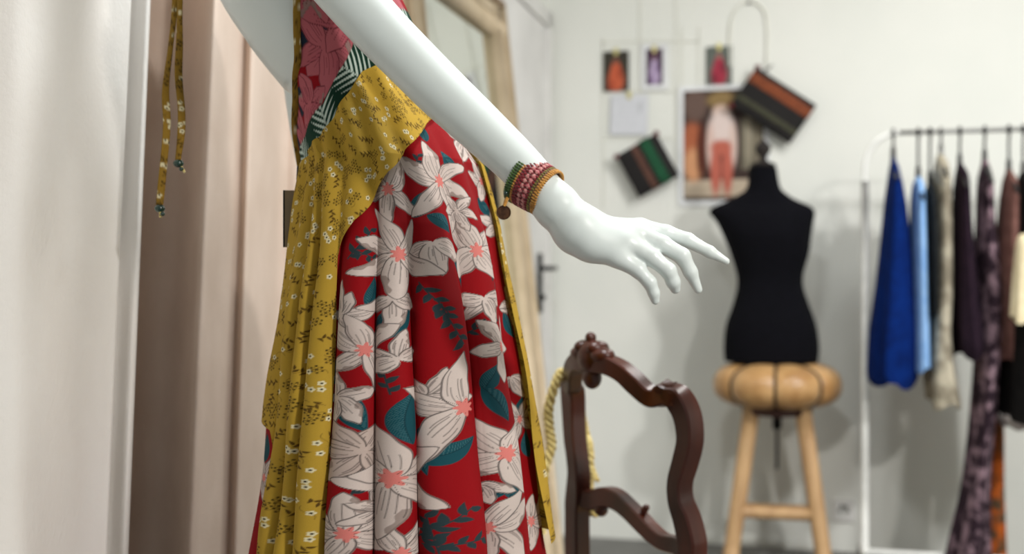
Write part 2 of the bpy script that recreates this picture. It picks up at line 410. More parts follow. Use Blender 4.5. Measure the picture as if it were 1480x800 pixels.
for nm, ta, ha, tb, hb, inw in (('frame_side', tfar, 0, tfar, 1, -E2), ('frame_side', tnear, 0, tnear, 1, E2), ('frame_top', tfar, 1, tnear, 1, -upd), ('frame_bottom', tfar, 0, tnear, 0, upd)):
    mprof(nm, ta, ha, tb, hb, inw, M['frame'], 0.0, 0.035, fw*0.42)
    # inner step, and darker outer lip
    i0 = np.array(inw)*fw*0.42
    a, b = mp(ta, ha, 0)+i0, mp(tb, hb, 0)+i0
    V, Fc = sweep([a+np.array(inw)*fw*.25+nrm_m*.02, b+np.array(inw)*fw*.25+nrm_m*.02], [(fw*.29, .022), (fw*.29, .022)], n=16, up=nrm_m, m=2)
    put('frame_moulding', mesh_from('frame_moulding', V, Fc), M['frame'], mr)
    a, b = mp(ta, ha, 0), mp(tb, hb, 0)
    V, Fc = sweep([a+nrm_m*.036, b+nrm_m*.036], [(.016, .012), (.016, .012)], n=12, up=nrm_m, m=2)
    put('frame_lip', mesh_from('frame_lip', V, Fc), M['frame_d'] if nm == 'frame_top' else M['frame'], mr)

# ------------------------------------------------------------------ mannequin: torso leaning back, straight arm, hand, legs
DC = 1.60                                   # depth of the body's centre plane
def surface_nets(S, org, h):
    sg = S < 0
    nx, ny, nz = S.shape
    cs = np.zeros((nx-1, ny-1, nz-1), np.int8)
    for a in (0, 1):
        for b in (0, 1):
            for c in (0, 1): cs += sg[a:nx-1+a, b:ny-1+b, c:nz-1+c]
    act = (cs > 0) & (cs < 8); idx = -np.ones(act.shape, np.int64)
    I = np.argwhere(act); idx[act] = np.arange(len(I))
    acc = np.zeros((len(I), 3)); cnt = np.zeros(len(I))
    for ax in range(3):
        oth = [k for k in range(3) if k != ax]
        for a in (0, 1):
            for b in (0, 1):
                o0 = np.zeros(3, int); o0[oth[0]] = a; o0[oth[1]] = b; o1 = o0.copy(); o1[ax] = 1
                s0 = S[tuple((I+o0).T)]; s1 = S[tuple((I+o1).T)]; x = (s0 < 0) != (s1 < 0)
                t = np.where(x, s0/np.where(x, s0-s1, 1), 0)
                p = o0+np.zeros((len(I), 3)); p[:, ax] += t
                acc[x] += p[x]; cnt += x
    V = (I+acc/cnt[:, None])*h+org
    Q = []
    for ax in range(3):
        oth = [(ax+1) % 3, (ax+2) % 3]
        sl0 = [slice(None)]*3; sl1 = [slice(None)]*3; sl0[ax] = slice(0, -1); sl1[ax] = slice(1, None)
        x = sg[tuple(sl0)] != sg[tuple(sl1)]
        E = np.argwhere(x); E = E[(E[:, oth[0]] > 0) & (E[:, oth[1]] > 0) & (E[:, oth[0]] < S.shape[oth[0]]-1) & (E[:, oth[1]] < S.shape[oth[1]]-1)]
        u = np.zeros(3, int); u[oth[0]] = 1; v = np.zeros(3, int); v[oth[1]] = 1
        q = np.stack([idx[tuple((E-u-v).T)], idx[tuple((E-v).T)], idx[tuple(E.T)], idx[tuple((E-u).T)]], 1)
        neg = sg[tuple(E.T)]; q[~neg] = q[~neg][:, ::-1]; Q.append(q)
    return V, np.concatenate(Q)
def smin(a, b, k):
    h = np.clip(0.5+0.5*(b-a)/k, 0, 1); return b*(1-h)+a*h-k*h*(1-h)
def cone_d(G, a, b, r1, r2):
    a = np.asarray(a); b = np.asarray(b); ab = b-a
    t = np.clip(((G-a)@ab)/np.dot(ab, ab), 0, 1)
    return np.linalg.norm(G-(a+t[..., None]*ab), axis=-1)-(r1+(r2-r1)*t)

mann = thing('mannequin', 'glossy white leaning mannequin with one arm stretched out, wearing the floral dress', 'mannequin', tuple(P(570, 400, DC)*np.array([1, 1, 0])))
# torso stations: px, py, half thickness front/back (px), half width along depth (m)
TS = np.array([(575, 470, 128, .165), (578, 400, 128, .172), (568, 330, 122, .168), (548, 265, 106, .145), (519, 185, 83, .118), (508, 98, 100, .125), (453, 5, 110, .140), (399, -68, 100, .155), (372, -145, 66, .165), (348, -195, 46, .105), (334, -232, 40, .052), (322, -275, 38, .048), (310, -320, 40, .05)], float)
tsd = catmull(TS, 100)
TC = np.stack([(tsd[:, 0]-740)/F*DC, np.full(100, DC), CAMZ-(tsd[:, 1]-400)/F*DC], 1)
TT = np.gradient(TC, axis=0); TT /= np.linalg.norm(TT, axis=1)[:, None]
TN = np.stack([TT[:, 2], np.zeros(100), -TT[:, 0]], 1)        # towards the chest
TH = tsd[:, 2]/F*DC; TWD = tsd[:, 3]
def torso(tt, ph, off=0.0):
    """tt station index (float), ph angle: 0 = towards the camera, +90 = chest, -90 = back"""
    i = np.arange(100); f = lambda A: np.stack([np.interp(tt, i, A[:, k]) for k in range(3)], -1)
    c = f(TC); n = f(TN); h = np.interp(tt, i, TH)+off; wv = np.interp(tt, i, TWD)+off
    return c+n*(h*np.sin(ph))[..., None]-np.array([0, 1.0, 0])*(wv*np.cos(ph))[..., None]
tg, pg = np.meshgrid(np.arange(0, 100), np.linspace(0, 2*PI, 56, endpoint=False), indexing='ij')
V = torso(tg.astype(float), pg).reshape(-1, 3); Fc = grid_faces(100, 56, True).tolist(); Fc.append(list(range(56)))
put('torso', fixn(mesh_from('torso', V, Fc)), M['manne'], mann)
hc = P(296, -392, DC)
V, Fc = ball_vf(hc, (0.075, 0.07, 0.11), 20, 28); put('head', mesh_from('head', V, Fc), M['manne'], mann)
for s in (-1, 1):
    x0 = P(575, 480, DC)[0]
    tube('leg', [(x0, DC+.075*s, 1.0), (x0+.01, DC+.07*s, .72), (x0+.015, DC+.06*s, .52), (x0-.005, DC+.055*s, .36), (x0+.0, DC+.05*s, .14), (x0+.02, DC+.05*s, .07), (x0+.12, DC+.05*s, .045)], [.088, .075, .056, .05, .034, .034, .026], M['manne'], mann, n=20)
V, Fc = lathe_vf((x0+.03, DC, 0), [(.19, .0), (.19, .008), (.185, .012), (.03, .016)], 40); put('base_plate', mesh_from('base_plate', V, Fc), M['rackg'], mann)
tube('support_rod', [(x0-.03, DC+.02, .01), (x0-.03, DC+.02, .6)], .008, M['rackg'], mann, n=10)
# near arm (shoulder to wrist), then the hand as one smooth surface
ARM = [(372, -150, 1.455, .040), (395, -135, 1.425, .050), (440, -90, 1.405, .044), (500, -14, 1.385, .0372), (545, 38, 1.372, .0345), (592, 86, 1.360, .0330), (640, 134, 1.345, .0320), (700, 190, 1.322, .0290), (752, 240, 1.300, .0262), (783, 276, 1.287, .0248), (797, 291, 1.280, .0200)]
ap = [P(a, b, d) for a, b, d, r in ARM]
arm = tube('arm', ap, [a[3] for a in ARM], M['manne'], mann, n=32, m=90)
def K(px, py, dd, r): return (P(px, py, 1.272+dd), r)
WR0 = K(775, 266, .018, .0248); WR = K(806, 300, .010, .0242)
WR2 = K(836, 331, .004, .0220); 
FING = {
    'index': [K(868, 333, .010, .0140), K(925, 331, .014, .0122), K(962, 337, .014, .0096), K(994, 347, .012, .0083), K(1026, 364, .009, .0066), K(1050, 377.5, .007, .0040)],
    'middle': [K(862, 340, .000, .0155), K(918, 337, -.002, .0118), K(957, 353, -.008, .0100), K(986, 370, -.012, .0090), K(998, 393, -.010, .0076), K(1009, 418, -.006, .0048)],
    'ring': [K(858, 347, -.006, .0165), K(906, 351, -.014, .0118), K(943, 372, -.020, .0096), K(966, 391, -.023, .0086), K(973, 407, -.020, .0076), K(976, 417, -.016, .0058)],
    'pinky': [K(854, 353, -.006, .0172), K(892, 371, -.017, .0122), K(922, 390, -.022, .0086), K(939, 408, -.024, .0074), K(945, 423, -.022, .0062), K(947, 434, -.020, .0048)],
    'thumb': [K(850, 325, .018, .0160), K(885, 335, .036, .0125), K(918, 346, .048, .0100), K(940, 356, .052, .0075)],
}
h = 0.0012
lo = np.array([P(738, 0, 1.29)[0], 1.19, P(0, 452, 1.272)[2]]); hi = np.array([P(1070, 0, 1.28)[0], 1.36, P(0, 212, 1.29)[2]])
dim = np.ceil((hi-lo)/h).astype(int)
ax = [lo[k]+h*np.arange(dim[k]) for k in range(3)]
S = np.full(dim, 0.05, np.float32)
def blend(S, a, b, k):
    (pa, ra), (pb, rb) = a, b; mg_ = max(ra, rb)+0.016
    sl = tuple(slice(max(0, int((min(pa[i], pb[i])-mg_-lo[i])/h)), min(dim[i], int((max(pa[i], pb[i])+mg_-lo[i])/h)+2)) for i in range(3))
    if any(s.start >= s.stop for s in sl): return
    G = np.stack(np.meshgrid(ax[0][sl[0]], ax[1][sl[1]], ax[2][sl[2]], indexing='ij'), -1)
    S[sl] = smin(S[sl], cone_d(G, pa, pb, ra, rb), k).astype(np.float32)
def chain(lst, k):
    T = np.full(dim, 0.05, np.float32)
    for a, b in zip(lst[:-1], lst[1:]): blend(T, a, b, k)
    return T
blend(S, WR0, WR, .006); blend(S, WR, WR2, .012)
for nm in FING: blend(S, WR2, FING[nm][0], .014)
for nm in FING: blend(S, FING[nm][0], FING[nm][1], .011)
for a, b in (('index', 'middle'), ('middle', 'ring'), ('ring', 'pinky')):
    q0, q1 = FING[a][0], FING[b][0]; k0, k1 = FING[a][1], FING[b][1]
    md = lambda u, v, r: ((u[0]+v[0])/2, r)
    blend(S, md(q0, q1, .015), md(k0, k1, .0098), .010)
for nm in FING:
    T = chain(FING[nm][1:], .0035)
    S = smin(S, T, np.float32(.0042))
HV, HF = surface_nets(S, lo, h)
# light smoothing
nb = np.zeros((len(HV), 3)); cn_ = np.zeros(len(HV))
HX = HV[:, 0]; wsm = np.interp(HX, [P(880, 0, 1.27)[0], P(925, 0, 1.27)[0]], [.5, .06])[:, None]
for it in range(34):
    nb[:] = 0; cn_[:] = 0
    for k in range(4):
        np.add.at(nb, HF[:, k], HV[HF[:, (k+1) % 4]]); np.add.at(nb, HF[:, (k+1) % 4], HV[HF[:, k]])
        np.add.at(cn_, HF[:, k], 1); np.add.at(cn_, HF[:, (k+1) % 4], 1)
    HV = HV*(1-wsm)+wsm*nb/np.maximum(cn_, 1)[:, None]
hand = put('hand', mesh_from('hand', HV, HF), M['manne'], mann)
# far arm: the same arm mirrored to the other side and hanging behind the body
sh = P(395, -135, DC)
def far(o, name):
    me = o.data.copy(); n = len(me.vertices); co = np.zeros(n*3, np.float32); me.vertices.foreach_get('co', co); co = co.reshape(-1, 3).astype(float)
    co[:, 1] = 2*DC-co[:, 1]; a = 34*PI/180
    r = co-sh; x = r[:, 0]*math.cos(a)+r[:, 2]*math.sin(a); z = -r[:, 0]*math.sin(a)+r[:, 2]*math.cos(a); y = r[:, 1].copy()
    y = np.where(True, y-0.25*np.clip(-z-0.1, 0, 1), y)
    co = np.stack([x, y, z], 1)+sh; me.vertices.foreach_set('co', co.astype(np.float32).ravel()); me.flip_normals(); me.update()
    return put(name, me, M['manne'], mann)
far(arm, 'arm'); far(hand, 'hand')

# ------------------------------------------------------------------ dress surfaces
SK = np.array([(60, 392, 590, .118), (100, 402, 600, .122), (140, 426, 618, .128), (170, 434, 640, .135), (200, 437, 664, .145), (240, 446, 689, .160), (330, 436, 712, .182), (430, 420, 731, .200), (560, 407, 749, .214), (700, 390, 768, .226), (800, 377, 780, .236), (1400, 335, 812, .270)], float)
SKZ = (CAMZ-(SK[:, 0]-400)/F*DC)[::-1]
def skp(z):
    l = np.interp(z, SKZ, SK[::-1, 1]); r = np.interp(z, SKZ, SK[::-1, 2]); D = np.interp(z, SKZ, SK[::-1, 3])
    return ((l+r)/2-740)/F*DC, (r-l)/2/F*DC, D
# pleats: ridges (even) and valleys (odd), read at image row 600
z6 = CAMZ-200/F*1.42
cx6, W6, D6 = skp(z6)
def th_of_px(px, z):
    th = 0.0
    cx, Wd, D = skp(z)
    for _ in range(30):
        d = DC-D*math.cos(th); s = np.clip(((px-740)/F*d-cx)/Wd, -.999, .999); th = math.asin(s)
    return th
RV = [399, 407, 415, 424, 434, 443, 457, 477, 509, 541, 574, 601, 640, 692, 716, 742, 757]
rv = [th_of_px(p, z6) for p in RV]
step = 0.16
pre = list(np.arange(-PI-.3, rv[0]-step*.8, step)); post = list(np.arange(rv[-1]+step, PI+.4, step))
if len(pre) % 2 == 1: pre = pre[1:]
RT = np.array(pre+rv+post); RP = (np.arange(len(RT))-len(pre))*PI      # ridge = even multiples of pi
def skirt(th, z, off=0.0, rip=1.0):
    cx, Wd, D = skp(z)
    ph = np.interp(th, RT, RP)
    up_ = np.clip((1.24-z)/0.62, 0, 1.5)
    A = rip*(0.0026+0.0185*up_)*(0.85+0.3*np.sin(th*2.3+1))
    seg = np.interp(th, (RT[:-1]+RT[1:])/2, np.diff(RT))*0.2      # half-wave length in m
    A = np.minimum(A, seg*0.62)
    sp = np.sin(ph); cp = np.cos(ph)
    rr = A*cp+off
    tang = 1.25*seg/PI*sp*np.clip(up_*1.6, 0, 1)*rip
    th2 = th+tang/np.maximum(0.5*(Wd+D), .05)
    rr = rr+0.0022*np.sin(th*9+z*22)+0.0012*np.sin(th*21-z*31)
    return np.stack([cx+(Wd+rr)*np.sin(th2), DC-(D+rr)*np.cos(th2), z+0*th], -1)
def proj(Pn): return 740+Pn[..., 0]/Pn[..., 1]*F, 400-(Pn[..., 2]-CAMZ)/Pn[..., 1]*F
_ta = np.linspace(-1.75, 1.75, 700); _za = np.linspace(0.55, 1.34, 360)
_TA, _ZA = np.meshgrid(_ta, _za, indexing='ij'); _PP = skirt(_TA, _ZA); _px, _py = proj(_PP)
def find(px, py):
    e = (_px-px)**2+(_py-py)**2+(np.maximum(0, _PP[..., 1]-1.45)*60)**2
    k = np.unravel_index(np.argmin(e), e.shape); return _ta[k[0]], _za[k[1]]
def z_seam(th):     # slanted waist seam, higher at the belly
    t_ = np.array([-PI, -1.5, -.9, -.55, -.2, .25, .8, 1.5, PI]); y_ = np.array([268, 254, 228, 200, 158, 112, 92, 84, 268])
    d_ = DC-.12*np.cos(t_)
    return np.interp(th, t_, CAMZ-(y_-400)/F*d_)

# ------------------------------------------------------------------ print painting (flat colours on the cloth)
class Cloth:
    """grid of cloth coordinates: U (m, around), Vv (m, up) and a colour array to paint on"""
    def __init__(s, us, vs, base):
        s.us, s.vs = us, vs; s.C = np.tile(lin(base), (len(us), len(vs), 1))
    def win(s, u0, u1, v0, v1):
        a, b = np.searchsorted(s.us, (u0, u1)); 
        va = s.vs; 
        c, d = np.searchsorted(va, (v0, v1))
        return slice(a, b), slice(c, d)
    def local(s, uc, vc, r, ku=1.0):
        w_ = s.win(uc-r/ku, uc+r/ku, vc-r, vc+r)
        if w_[0].start >= w_[0].stop or w_[1].start >= w_[1].stop: return None
        U, Vv = np.meshgrid((s.us[w_[0]]-uc)*ku, s.vs[w_[1]]-vc, indexing='ij'); return w_, U, Vv
    def fill(s, w_, mask, col, a=1.0):
        c = s.C[w_]; m_ = (mask*a)[..., None]; s.C[w_] = c*(1-m_)+lin(col)*m_
def aa(d, e=0.0004): return np.clip(0.5-d/(2*e), 0, 1)
def petal(cl, uc, vc, ku, ang, Ln, wd, col, ink, rs, tone=None, veins=True):
    L_ = cl.local(uc, vc, Ln*1.15, ku)
    if L_ is None: return
    w_, U, Vv = L_
    c, s = math.cos(ang), math.sin(ang)
    x = U*c+Vv*s; y = -U*s+Vv*c
    bend = rs.uniform(-.5, .5)*x*x/Ln; y = y-bend
    t = np.clip(x/Ln, 0, 1)
    pr = (t**0.6)*((1-t)**0.78)*2.05
    pr = pr*(1+0.12*np.sin(t*14+rs.uniform(0, 6))*t)
    d = np.maximum(np.abs(y)-wd*pr, np.maximum(-x, x-Ln))
    cl.fill(w_, aa(d), col)
    if tone is not None:      # softer printed tone on one flank
        cl.fill(w_, aa(d)*np.clip((y/wd+.1)*1.2, 0, 1)*np.clip(1.2-t*1.2, 0, 1), tone, .55)
    lw = 0.0006
    cl.fill(w_, aa(np.abs(d+lw)-lw)*(x > 0.05*Ln), ink, .85)
    if veins and rs.random() < .45:      # turned-over petal edge
        sgn = rs.choice((-1, 1)); yy = y*sgn
        fm = aa(d)*aa(np.maximum(.52*wd*pr-yy+.0012*np.sin(t*30), np.maximum(.48*Ln-x, x-.86*Ln)))
        cl.fill(w_, fm, (146, 128, 120), .8)
    if veins:
        for q, t0, t1 in ((0.0, .10, .62), (.45, .15, .5), (-.45, .15, .5), (.7, .3, .62), (-.22, .2, .42)):
            q += rs.uniform(-.1, .1); e = rs.uniform(-.1, .12)
            dv = np.abs(y-q*wd*pr)-0.00035
            cl.fill(w_, aa(dv)*(t > t0)*(t < t1+e), ink, .75)
def lily(cl, uc, vc, ku, Rr, ang, seed, n=6, col=(214, 198, 190), tone=(178, 156, 148), half=None, centre=True, ink=(40, 30, 32)):
    rs = random.Random(seed)
    order = list(range(n)); rs.shuffle(order)
    for k in order:
        a = ang+2*PI*k/n+rs.uniform(-.22, .22)
        if half is not None and abs((a-half+PI) % (2*PI)-PI) > 1.75: continue
        petal(cl, uc, vc, ku, a, Rr*rs.uniform(.78, 1.15), Rr*rs.uniform(.23, .34), col, ink, rs, tone if rs.random() < .6 else None)
    if centre:
        L_ = cl.local(uc, vc, Rr*.4, ku)
        if L_ is None: return
        w_, U, Vv = L_; r = np.hypot(U, Vv*.8); a = np.arctan2(Vv, U)
        cl.fill(w_, aa(r-Rr*(.115+.03*np.sin(a*7+seed))), (222, 128, 120))
        st = np.abs(np.sin(a*5.5+seed))*r-0.0006
        cl.fill(w_, aa(st)*(r > Rr*.08)*(r < Rr*(.24+.06*np.sin(a*3))), ink, .8)
def leaf(cl, uc, vc, ku, ang, Ln, wd, col=(22, 74, 84), seed=0, veins=True, vein=(86, 128, 132)):
    L_ = cl.local(uc, vc, Ln*1.1, ku)
    if L_ is None: return
    w_, U, Vv = L_; c, s = math.cos(ang), math.sin(ang); x = U*c+Vv*s+Ln/2; y = -U*s+Vv*c
    y = y-((seed*37 % 10)/10-.5)*1.2*(x-Ln/2)**2/Ln
    t = np.clip(x/Ln, 0, 1); pr = np.sin(PI*t**.8)**.9
    d = np.maximum(np.abs(y)-wd*pr, np.maximum(-x, x-Ln)); cl.fill(w_, aa(d), col)
    if veins:
        st = np.abs(((x-np.abs(y)*.7)*420) % 1-.5)-.14
        cl.fill(w_, (st < 0)*aa(d+.0012)*(y > 0), vein, .45)
        cl.fill(w_, aa(np.abs(y)-.0004)*aa(d), (12, 42, 50), .8)
def sprig(cl, uc, vc, ku, ang, sc, seed, col=(42, 58, 62)):
    rs = random.Random(seed)
    for k in range(7):
        q = (k-3)*sc*.55; a = ang+(.9 if k % 2 else -.9)
        leaf(cl, uc+(math.cos(ang)*q+math.cos(a)*sc*.5)/ku, vc+math.sin(ang)*q+math.sin(a)*sc*.5, ku, a, sc*rs.uniform(.9, 1.3), sc*.26, col, seed+k, False)
    L_ = cl.local(uc, vc, sc*2.2, ku)
    if L_:
        w_, U, Vv = L_; y = -U*math.sin(ang)+Vv*math.cos(ang); x = U*math.cos(ang)+Vv*math.sin(ang)
        cl.fill(w_, aa(np.abs(y)-.0008)*(np.abs(x) < sc*2), col)

def nonuni(lo_, hi_, a, b, fine, coarse):
    return np.unique(np.concatenate([np.arange(lo_, a, coarse), np.arange(a, b, fine), np.arange(b, hi_, coarse), [hi_]]))
dress = thing('dress', 'halter dress with red lily-print skirt, yellow overlay and palm-leaf waistband on the mannequin', 'dress', tuple(P(570, 400, DC)*np.array([1, 1, 0])+EZ*0.1))
# ---- red skirt
thg = nonuni(-PI, PI, -1.75, 1.75, .0036, .03)
zg = nonuni(.10, 1.345, .52, 1.345, .0009, .008)
red = Cloth(thg, zg, (146, 5, 15))
def kk(z): cx, Wd, D = skp(z); return float(.5*(Wd+D))*.92
px2m = 1.42/F
def flower_at(px, py, Rpx, ang, seed, **k):
    t_, z_ = find(px, py); lily(red, t_, z_, kk(z_), Rpx*px2m, ang, seed, **k)
def leaf_at(px, py, Lpx, wpx, ang, seed=0, **k):
    t_, z_ = find(px, py); leaf(red, t_, z_, kk(z_), ang*PI/180, Lpx*px2m, wpx*px2m, seed=seed, **k)
def sprig_at(px, py, s, ang, seed):
    t_, z_ = find(px, py); sprig(red, t_, z_, kk(z_), ang*PI/180, s*px2m, seed)
rs_ = random.Random(3)
for k in range(120):      # rest of the cloth: lower hem and the far side
    t_ = rs_.uniform(-PI, PI); z_ = rs_.uniform(.12, 1.2)
    if abs(t_) < 1.6 and z_ > .60: continue
    (leaf if k % 3 == 0 else lily)(*((red, t_, z_, kk(z_), rs_.uniform(0, 6), .05, .012) if k % 3 == 0 else (red, t_, z_, kk(z_), .06, rs_.uniform(0, 6), k)))
for a in [(522, 352, 13, 60, 1), (538, 372, 12, -30, 2), (628, 432, 14, -60, 3), (655, 470, 15, -70, 4), (640, 758, 15, 40, 5), (662, 785, 13, 0, 6), (556, 545, 12, 100, 7), (625, 770, 14, 100, 8), (600, 240, 10, 70, 9), (716, 400, 12, -60, 10), (520, 690, 13, 80, 11), (700, 470, 11, 30, 12)]:
    sprig_at(*a)
for a in [(735, 470, 46, 11, -70, 31), (700, 300, 40, 10, -55, 32), (640, 320, 40, 11, -40, 33), (540, 420, 44, 10, 75, 34), (712, 545, 44, 11, 60, 35), (505, 596, 62, 13, -72, 1), (494, 641, 52, 14, 20, 2), (586, 602, 78, 13, 85, 3), (650, 654, 62, 14, 25, 4), (690, 712, 52, 15, 0, 5), (661, 382, 70, 13, -62, 6), (648, 236, 42, 11, -50, 7), (604, 296, 40, 12, 70, 8), (722, 582, 60, 12, -68, 9), (752, 590, 44, 10, 80, 10), (606, 652, 66, 10, -85, 11), (583, 462, 55, 9, 60, 12), (545, 470, 50, 8, 70, 13), (382, 650, 50, 11, 80, 14), (392, 780, 44, 11, 60, 15), (760, 640, 44, 9, 90, 16), (484, 540, 40, 9, 80, 17), (610, 190, 34, 9, 80, 18), (745, 700, 34, 9, 60, 19)]:
    leaf_at(*a[:5], seed=a[5])
TN_ = (214, 192, 184)
for px_, py_, R_, an, sd, kw in [
    (386, 722, 46, .6, 21, {}), (380, 690, 40, 3.4, 42, {}),
    (492, 455, 44, 1.2, 15, dict(centre=False)), (486, 575, 46, 2.6, 16, dict(centre=False)),
    (526, 652, 56, 2.2, 18, dict(col=(198, 178, 168), centre=False)), (612, 572, 40, .9, 17, dict(half=1.0, centre=False)),  # first lily: shadow on the skirt put into its browner petal colour
    (625, 350, 56, -1.4, 8, dict(half=-1.6, centre=False)), (560, 272, 58, .4, 9, {}), (636, 262, 62, 1.0, 10, {}), (668, 205, 50, .2, 31, {}), (697, 262, 44, 1.3, 11, {}),
    (500, 772, 62, 1.5, 12, {}), (705, 762, 56, 2.4, 13, {}), (768, 752, 50, 1.5, 14, {}), (580, 800, 50, 1.2, 22, dict(half=1.3)), (545, 735, 40, .5, 23, dict(centre=False)),
    (700, 430, 48, .2, 24, dict(half=-1.2, centre=False)), (738, 545, 46, -1.2, 25, dict(half=-1.3, centre=False)), (567, 428, 50, -1.5, 26, dict(half=-1.5, centre=False)),
    (578, 366, 66, .5, 2, {}), (690, 362, 68, .8, 3, {}), (528, 506, 62, .3, 4, dict(n=5)), (726, 500, 58, 1.1, 7, {}),
    (722, 325, 40, .7, 61, {}), (745, 440, 40, 1.6, 62, {}), (752, 605, 40, .3, 63, {}), (660, 305, 36, 2.0, 64, dict(centre=False)), (693, 700, 34, 1.0, 65, dict(half=-.8, centre=False)), (430, 620, 40, 0, 66, {}),
    (576, 520, 44, 1.6, 27, dict(half=2.0, centre=False)), (672, 588, 76, 1.9, 5, dict(half=2.6)), (735, 654, 72, .9, 6, {}), (564, 690, 78, 1.5, 1, dict(n=6))]:
    flower_at(px_, py_, R_, an, sd, **kw)
TH_, ZZ_ = np.meshgrid(thg, zg, indexing='ij')
# keep cloth under the seam: rows above the seam are squeezed down onto it
zs_ = z_seam(thg)[:, None]
ZZc = np.minimum(ZZ_, zs_+0.004)
Vr = skirt(TH_, ZZc)
fq = grid_faces(len(thg), len(zg), flip=False)
alive = (ZZ_ <= zs_+0.006).ravel(); fq = fq[alive[fq].all(1)]
me = mesh_from('skirt', Vr.reshape(-1, 3), fq); setcol(me, red.C.reshape(-1, 3)); put('skirt', me, M['red'], dress)

# ---- yellow overlay: open down the front, handkerchief hem
def ditsy(cl, ku, seed, sp=0.0195):
    rs = random.Random(seed); u0, u1, v0, v1 = cl.us[0], cl.us[-1], cl.vs[0], cl.vs[-1]
    nu = int((u1-u0)*ku/sp)+1; nv = int((v1-v0)/sp)+1
    BR = (44, 28, 18); WH = (236, 226, 186)
    for i in range(nu):
        for j in range(nv):
            uc = u0+(i+.5+rs.uniform(-.3, .3)+(.5 if j % 2 else 0))*sp/ku; vc = v0+(j+.5+rs.uniform(-.3, .3))*sp
            kind = rs.random()
            if kind < .34:       # cluster of dark rosettes
                a0 = rs.uniform(0, 6); nn = rs.choice((1, 2, 3, 3))
                for q in range(nn):
                    a = a0+q*2.1; r0 = .0062 if nn > 1 else 0
                    L_ = cl.local(uc+r0*math.cos(a)/ku, vc+r0*math.sin(a), .0070, ku)
                    if L_ is None: continue
                    w_, U, Vv = L_; r = np.hypot(U, Vv); an = np.arctan2(Vv, U)
                    edge = .0048*(1+.16*np.cos(an*6+a0))
                    cl.fill(w_, aa(np.abs(r-edge*.78)-.0009)*np.clip(.55+.9*np.cos(an*6+a0), .1, 1), BR, .9)
                    cl.fill(w_, aa(r-.0013), BR, .85); cl.fill(w_, aa(r-edge*.7)*(r > .0013)*(np.cos(an*6+a0) < -.3), BR, .45)
            elif kind < .66:     # little white daisies
                for q in range(rs.choice((1, 2, 3))):
                    uu = uc+rs.uniform(-.006, .006)/ku; vv = vc+rs.uniform(-.006, .006)
                    L_ = cl.local(uu, vv, .0036, ku)
                    if L_ is None: continue
                    w_, U, Vv = L_; r = np.hypot(U, Vv); an = np.arctan2(Vv, U)
                    cl.fill(w_, aa(r-.0029*(1+.15*np.cos(an*5))), WH); cl.fill(w_, aa(r-.00110), (40, 26, 18))
            else:                # leafy sprig
                a = rs.uniform(0, 6.28)
                for q in range(5):
                    s_ = (q-2)*.0032; b = a+(1.0 if q % 2 else -1.0)
                    leaf(cl, uc+(math.cos(a)*s_+math.cos(b)*.002)/ku, vc+math.sin(a)*s_+math.sin(b)*.002, ku, b, .0064, .0013, (96, 70, 24), q, False)
            if rs.random() < .55:   # curling stem
                a = rs.uniform(0, 6.28); L_ = cl.local(uc, vc, .012, ku)
                if L_:
                    w_, U, Vv = L_; x = U*math.cos(a)+Vv*math.sin(a); y = -U*math.sin(a)+Vv*math.cos(a)
                    cl.fill(w_, aa(np.abs(y-.003*np.sin(x*300))-.00035)*(np.abs(x) < .009), (104, 76, 28), .7)
T0, T1 = -3.95, 1.42       # from the far front edge right round the back is left out of the picture; see edge function below
tyg = nonuni(-4.86, 1.25, -1.95, 1.15, .0042, .02)
zyg = nonuni(.30, 1.345, .62, 1.345, .0010, .010)
yel = Cloth(tyg, zyg, (192, 156, 56)); ditsy(yel, .185, 5)
EDY = np.array([60, 120, 172, 215, 250, 280, 320, 370, 480, 640, 800, 1100], float)
EDX = np.array([640, 628, 612, 586, 562, 545, 517, 491, 481, 474, 468, 460], float)
ED = []
for x_, y_ in zip(EDX, EDY):
    z_ = CAMZ-(y_-400)/F*1.44
    ED.append((z_, th_of_px(x_, z_)))
ED = np.array(ED)[::-1]
TH4 = th_of_px(399, CAMZ-360/F*1.5)
def z_hem(th):     # handkerchief hem of the overlay
    t_ = np.array([-4.9, -4.0, -3.2, -2.4, -1.75, TH4-.3, TH4-.12, TH4-.04, TH4+.01, TH4+.07, TH4+.5, 2])
    z_ = np.array([.69, .70, .60, .72, .88, .85, .79, .67, .52, .38, .33, .31])
    return np.interp(th, t_, z_)
TY, ZY = np.meshgrid(tyg, zyg, indexing='ij')
thR = np.interp(ZY, ED[:, 0], ED[:, 1])                    # right-hand opening edge
# squeeze the cloth columns near the edge so the edge is clean
TYc = np.minimum(TY, thR)
zsy = z_seam(np.where(TYc < -PI, TYc+2*PI, TYc))
hm = z_hem(TYc)
ZYc = np.clip(ZY, hm, zsy+0.006)
Vy = skirt(np.where(TYc < -PI, TYc+2*PI, TYc), ZYc, off=0.0065+0.011*np.clip((-PI-1.2-TYc)/.4, 0, 1)*np.clip((1.18-ZYc)/.5, 0, 1.2))
fq = grid_faces(len(tyg), len(zyg))
al = ((TY <= thR+.006) & (ZY <= zsy+.008) & (ZY >= hm-.002)).ravel(); fq = fq[al[fq].all(1)]
me = mesh_from('overlay', Vy.reshape(-1, 3), fq); setcol(me, yel.C.reshape(-1, 3)); put('overlay', me, M['yel'], dress)

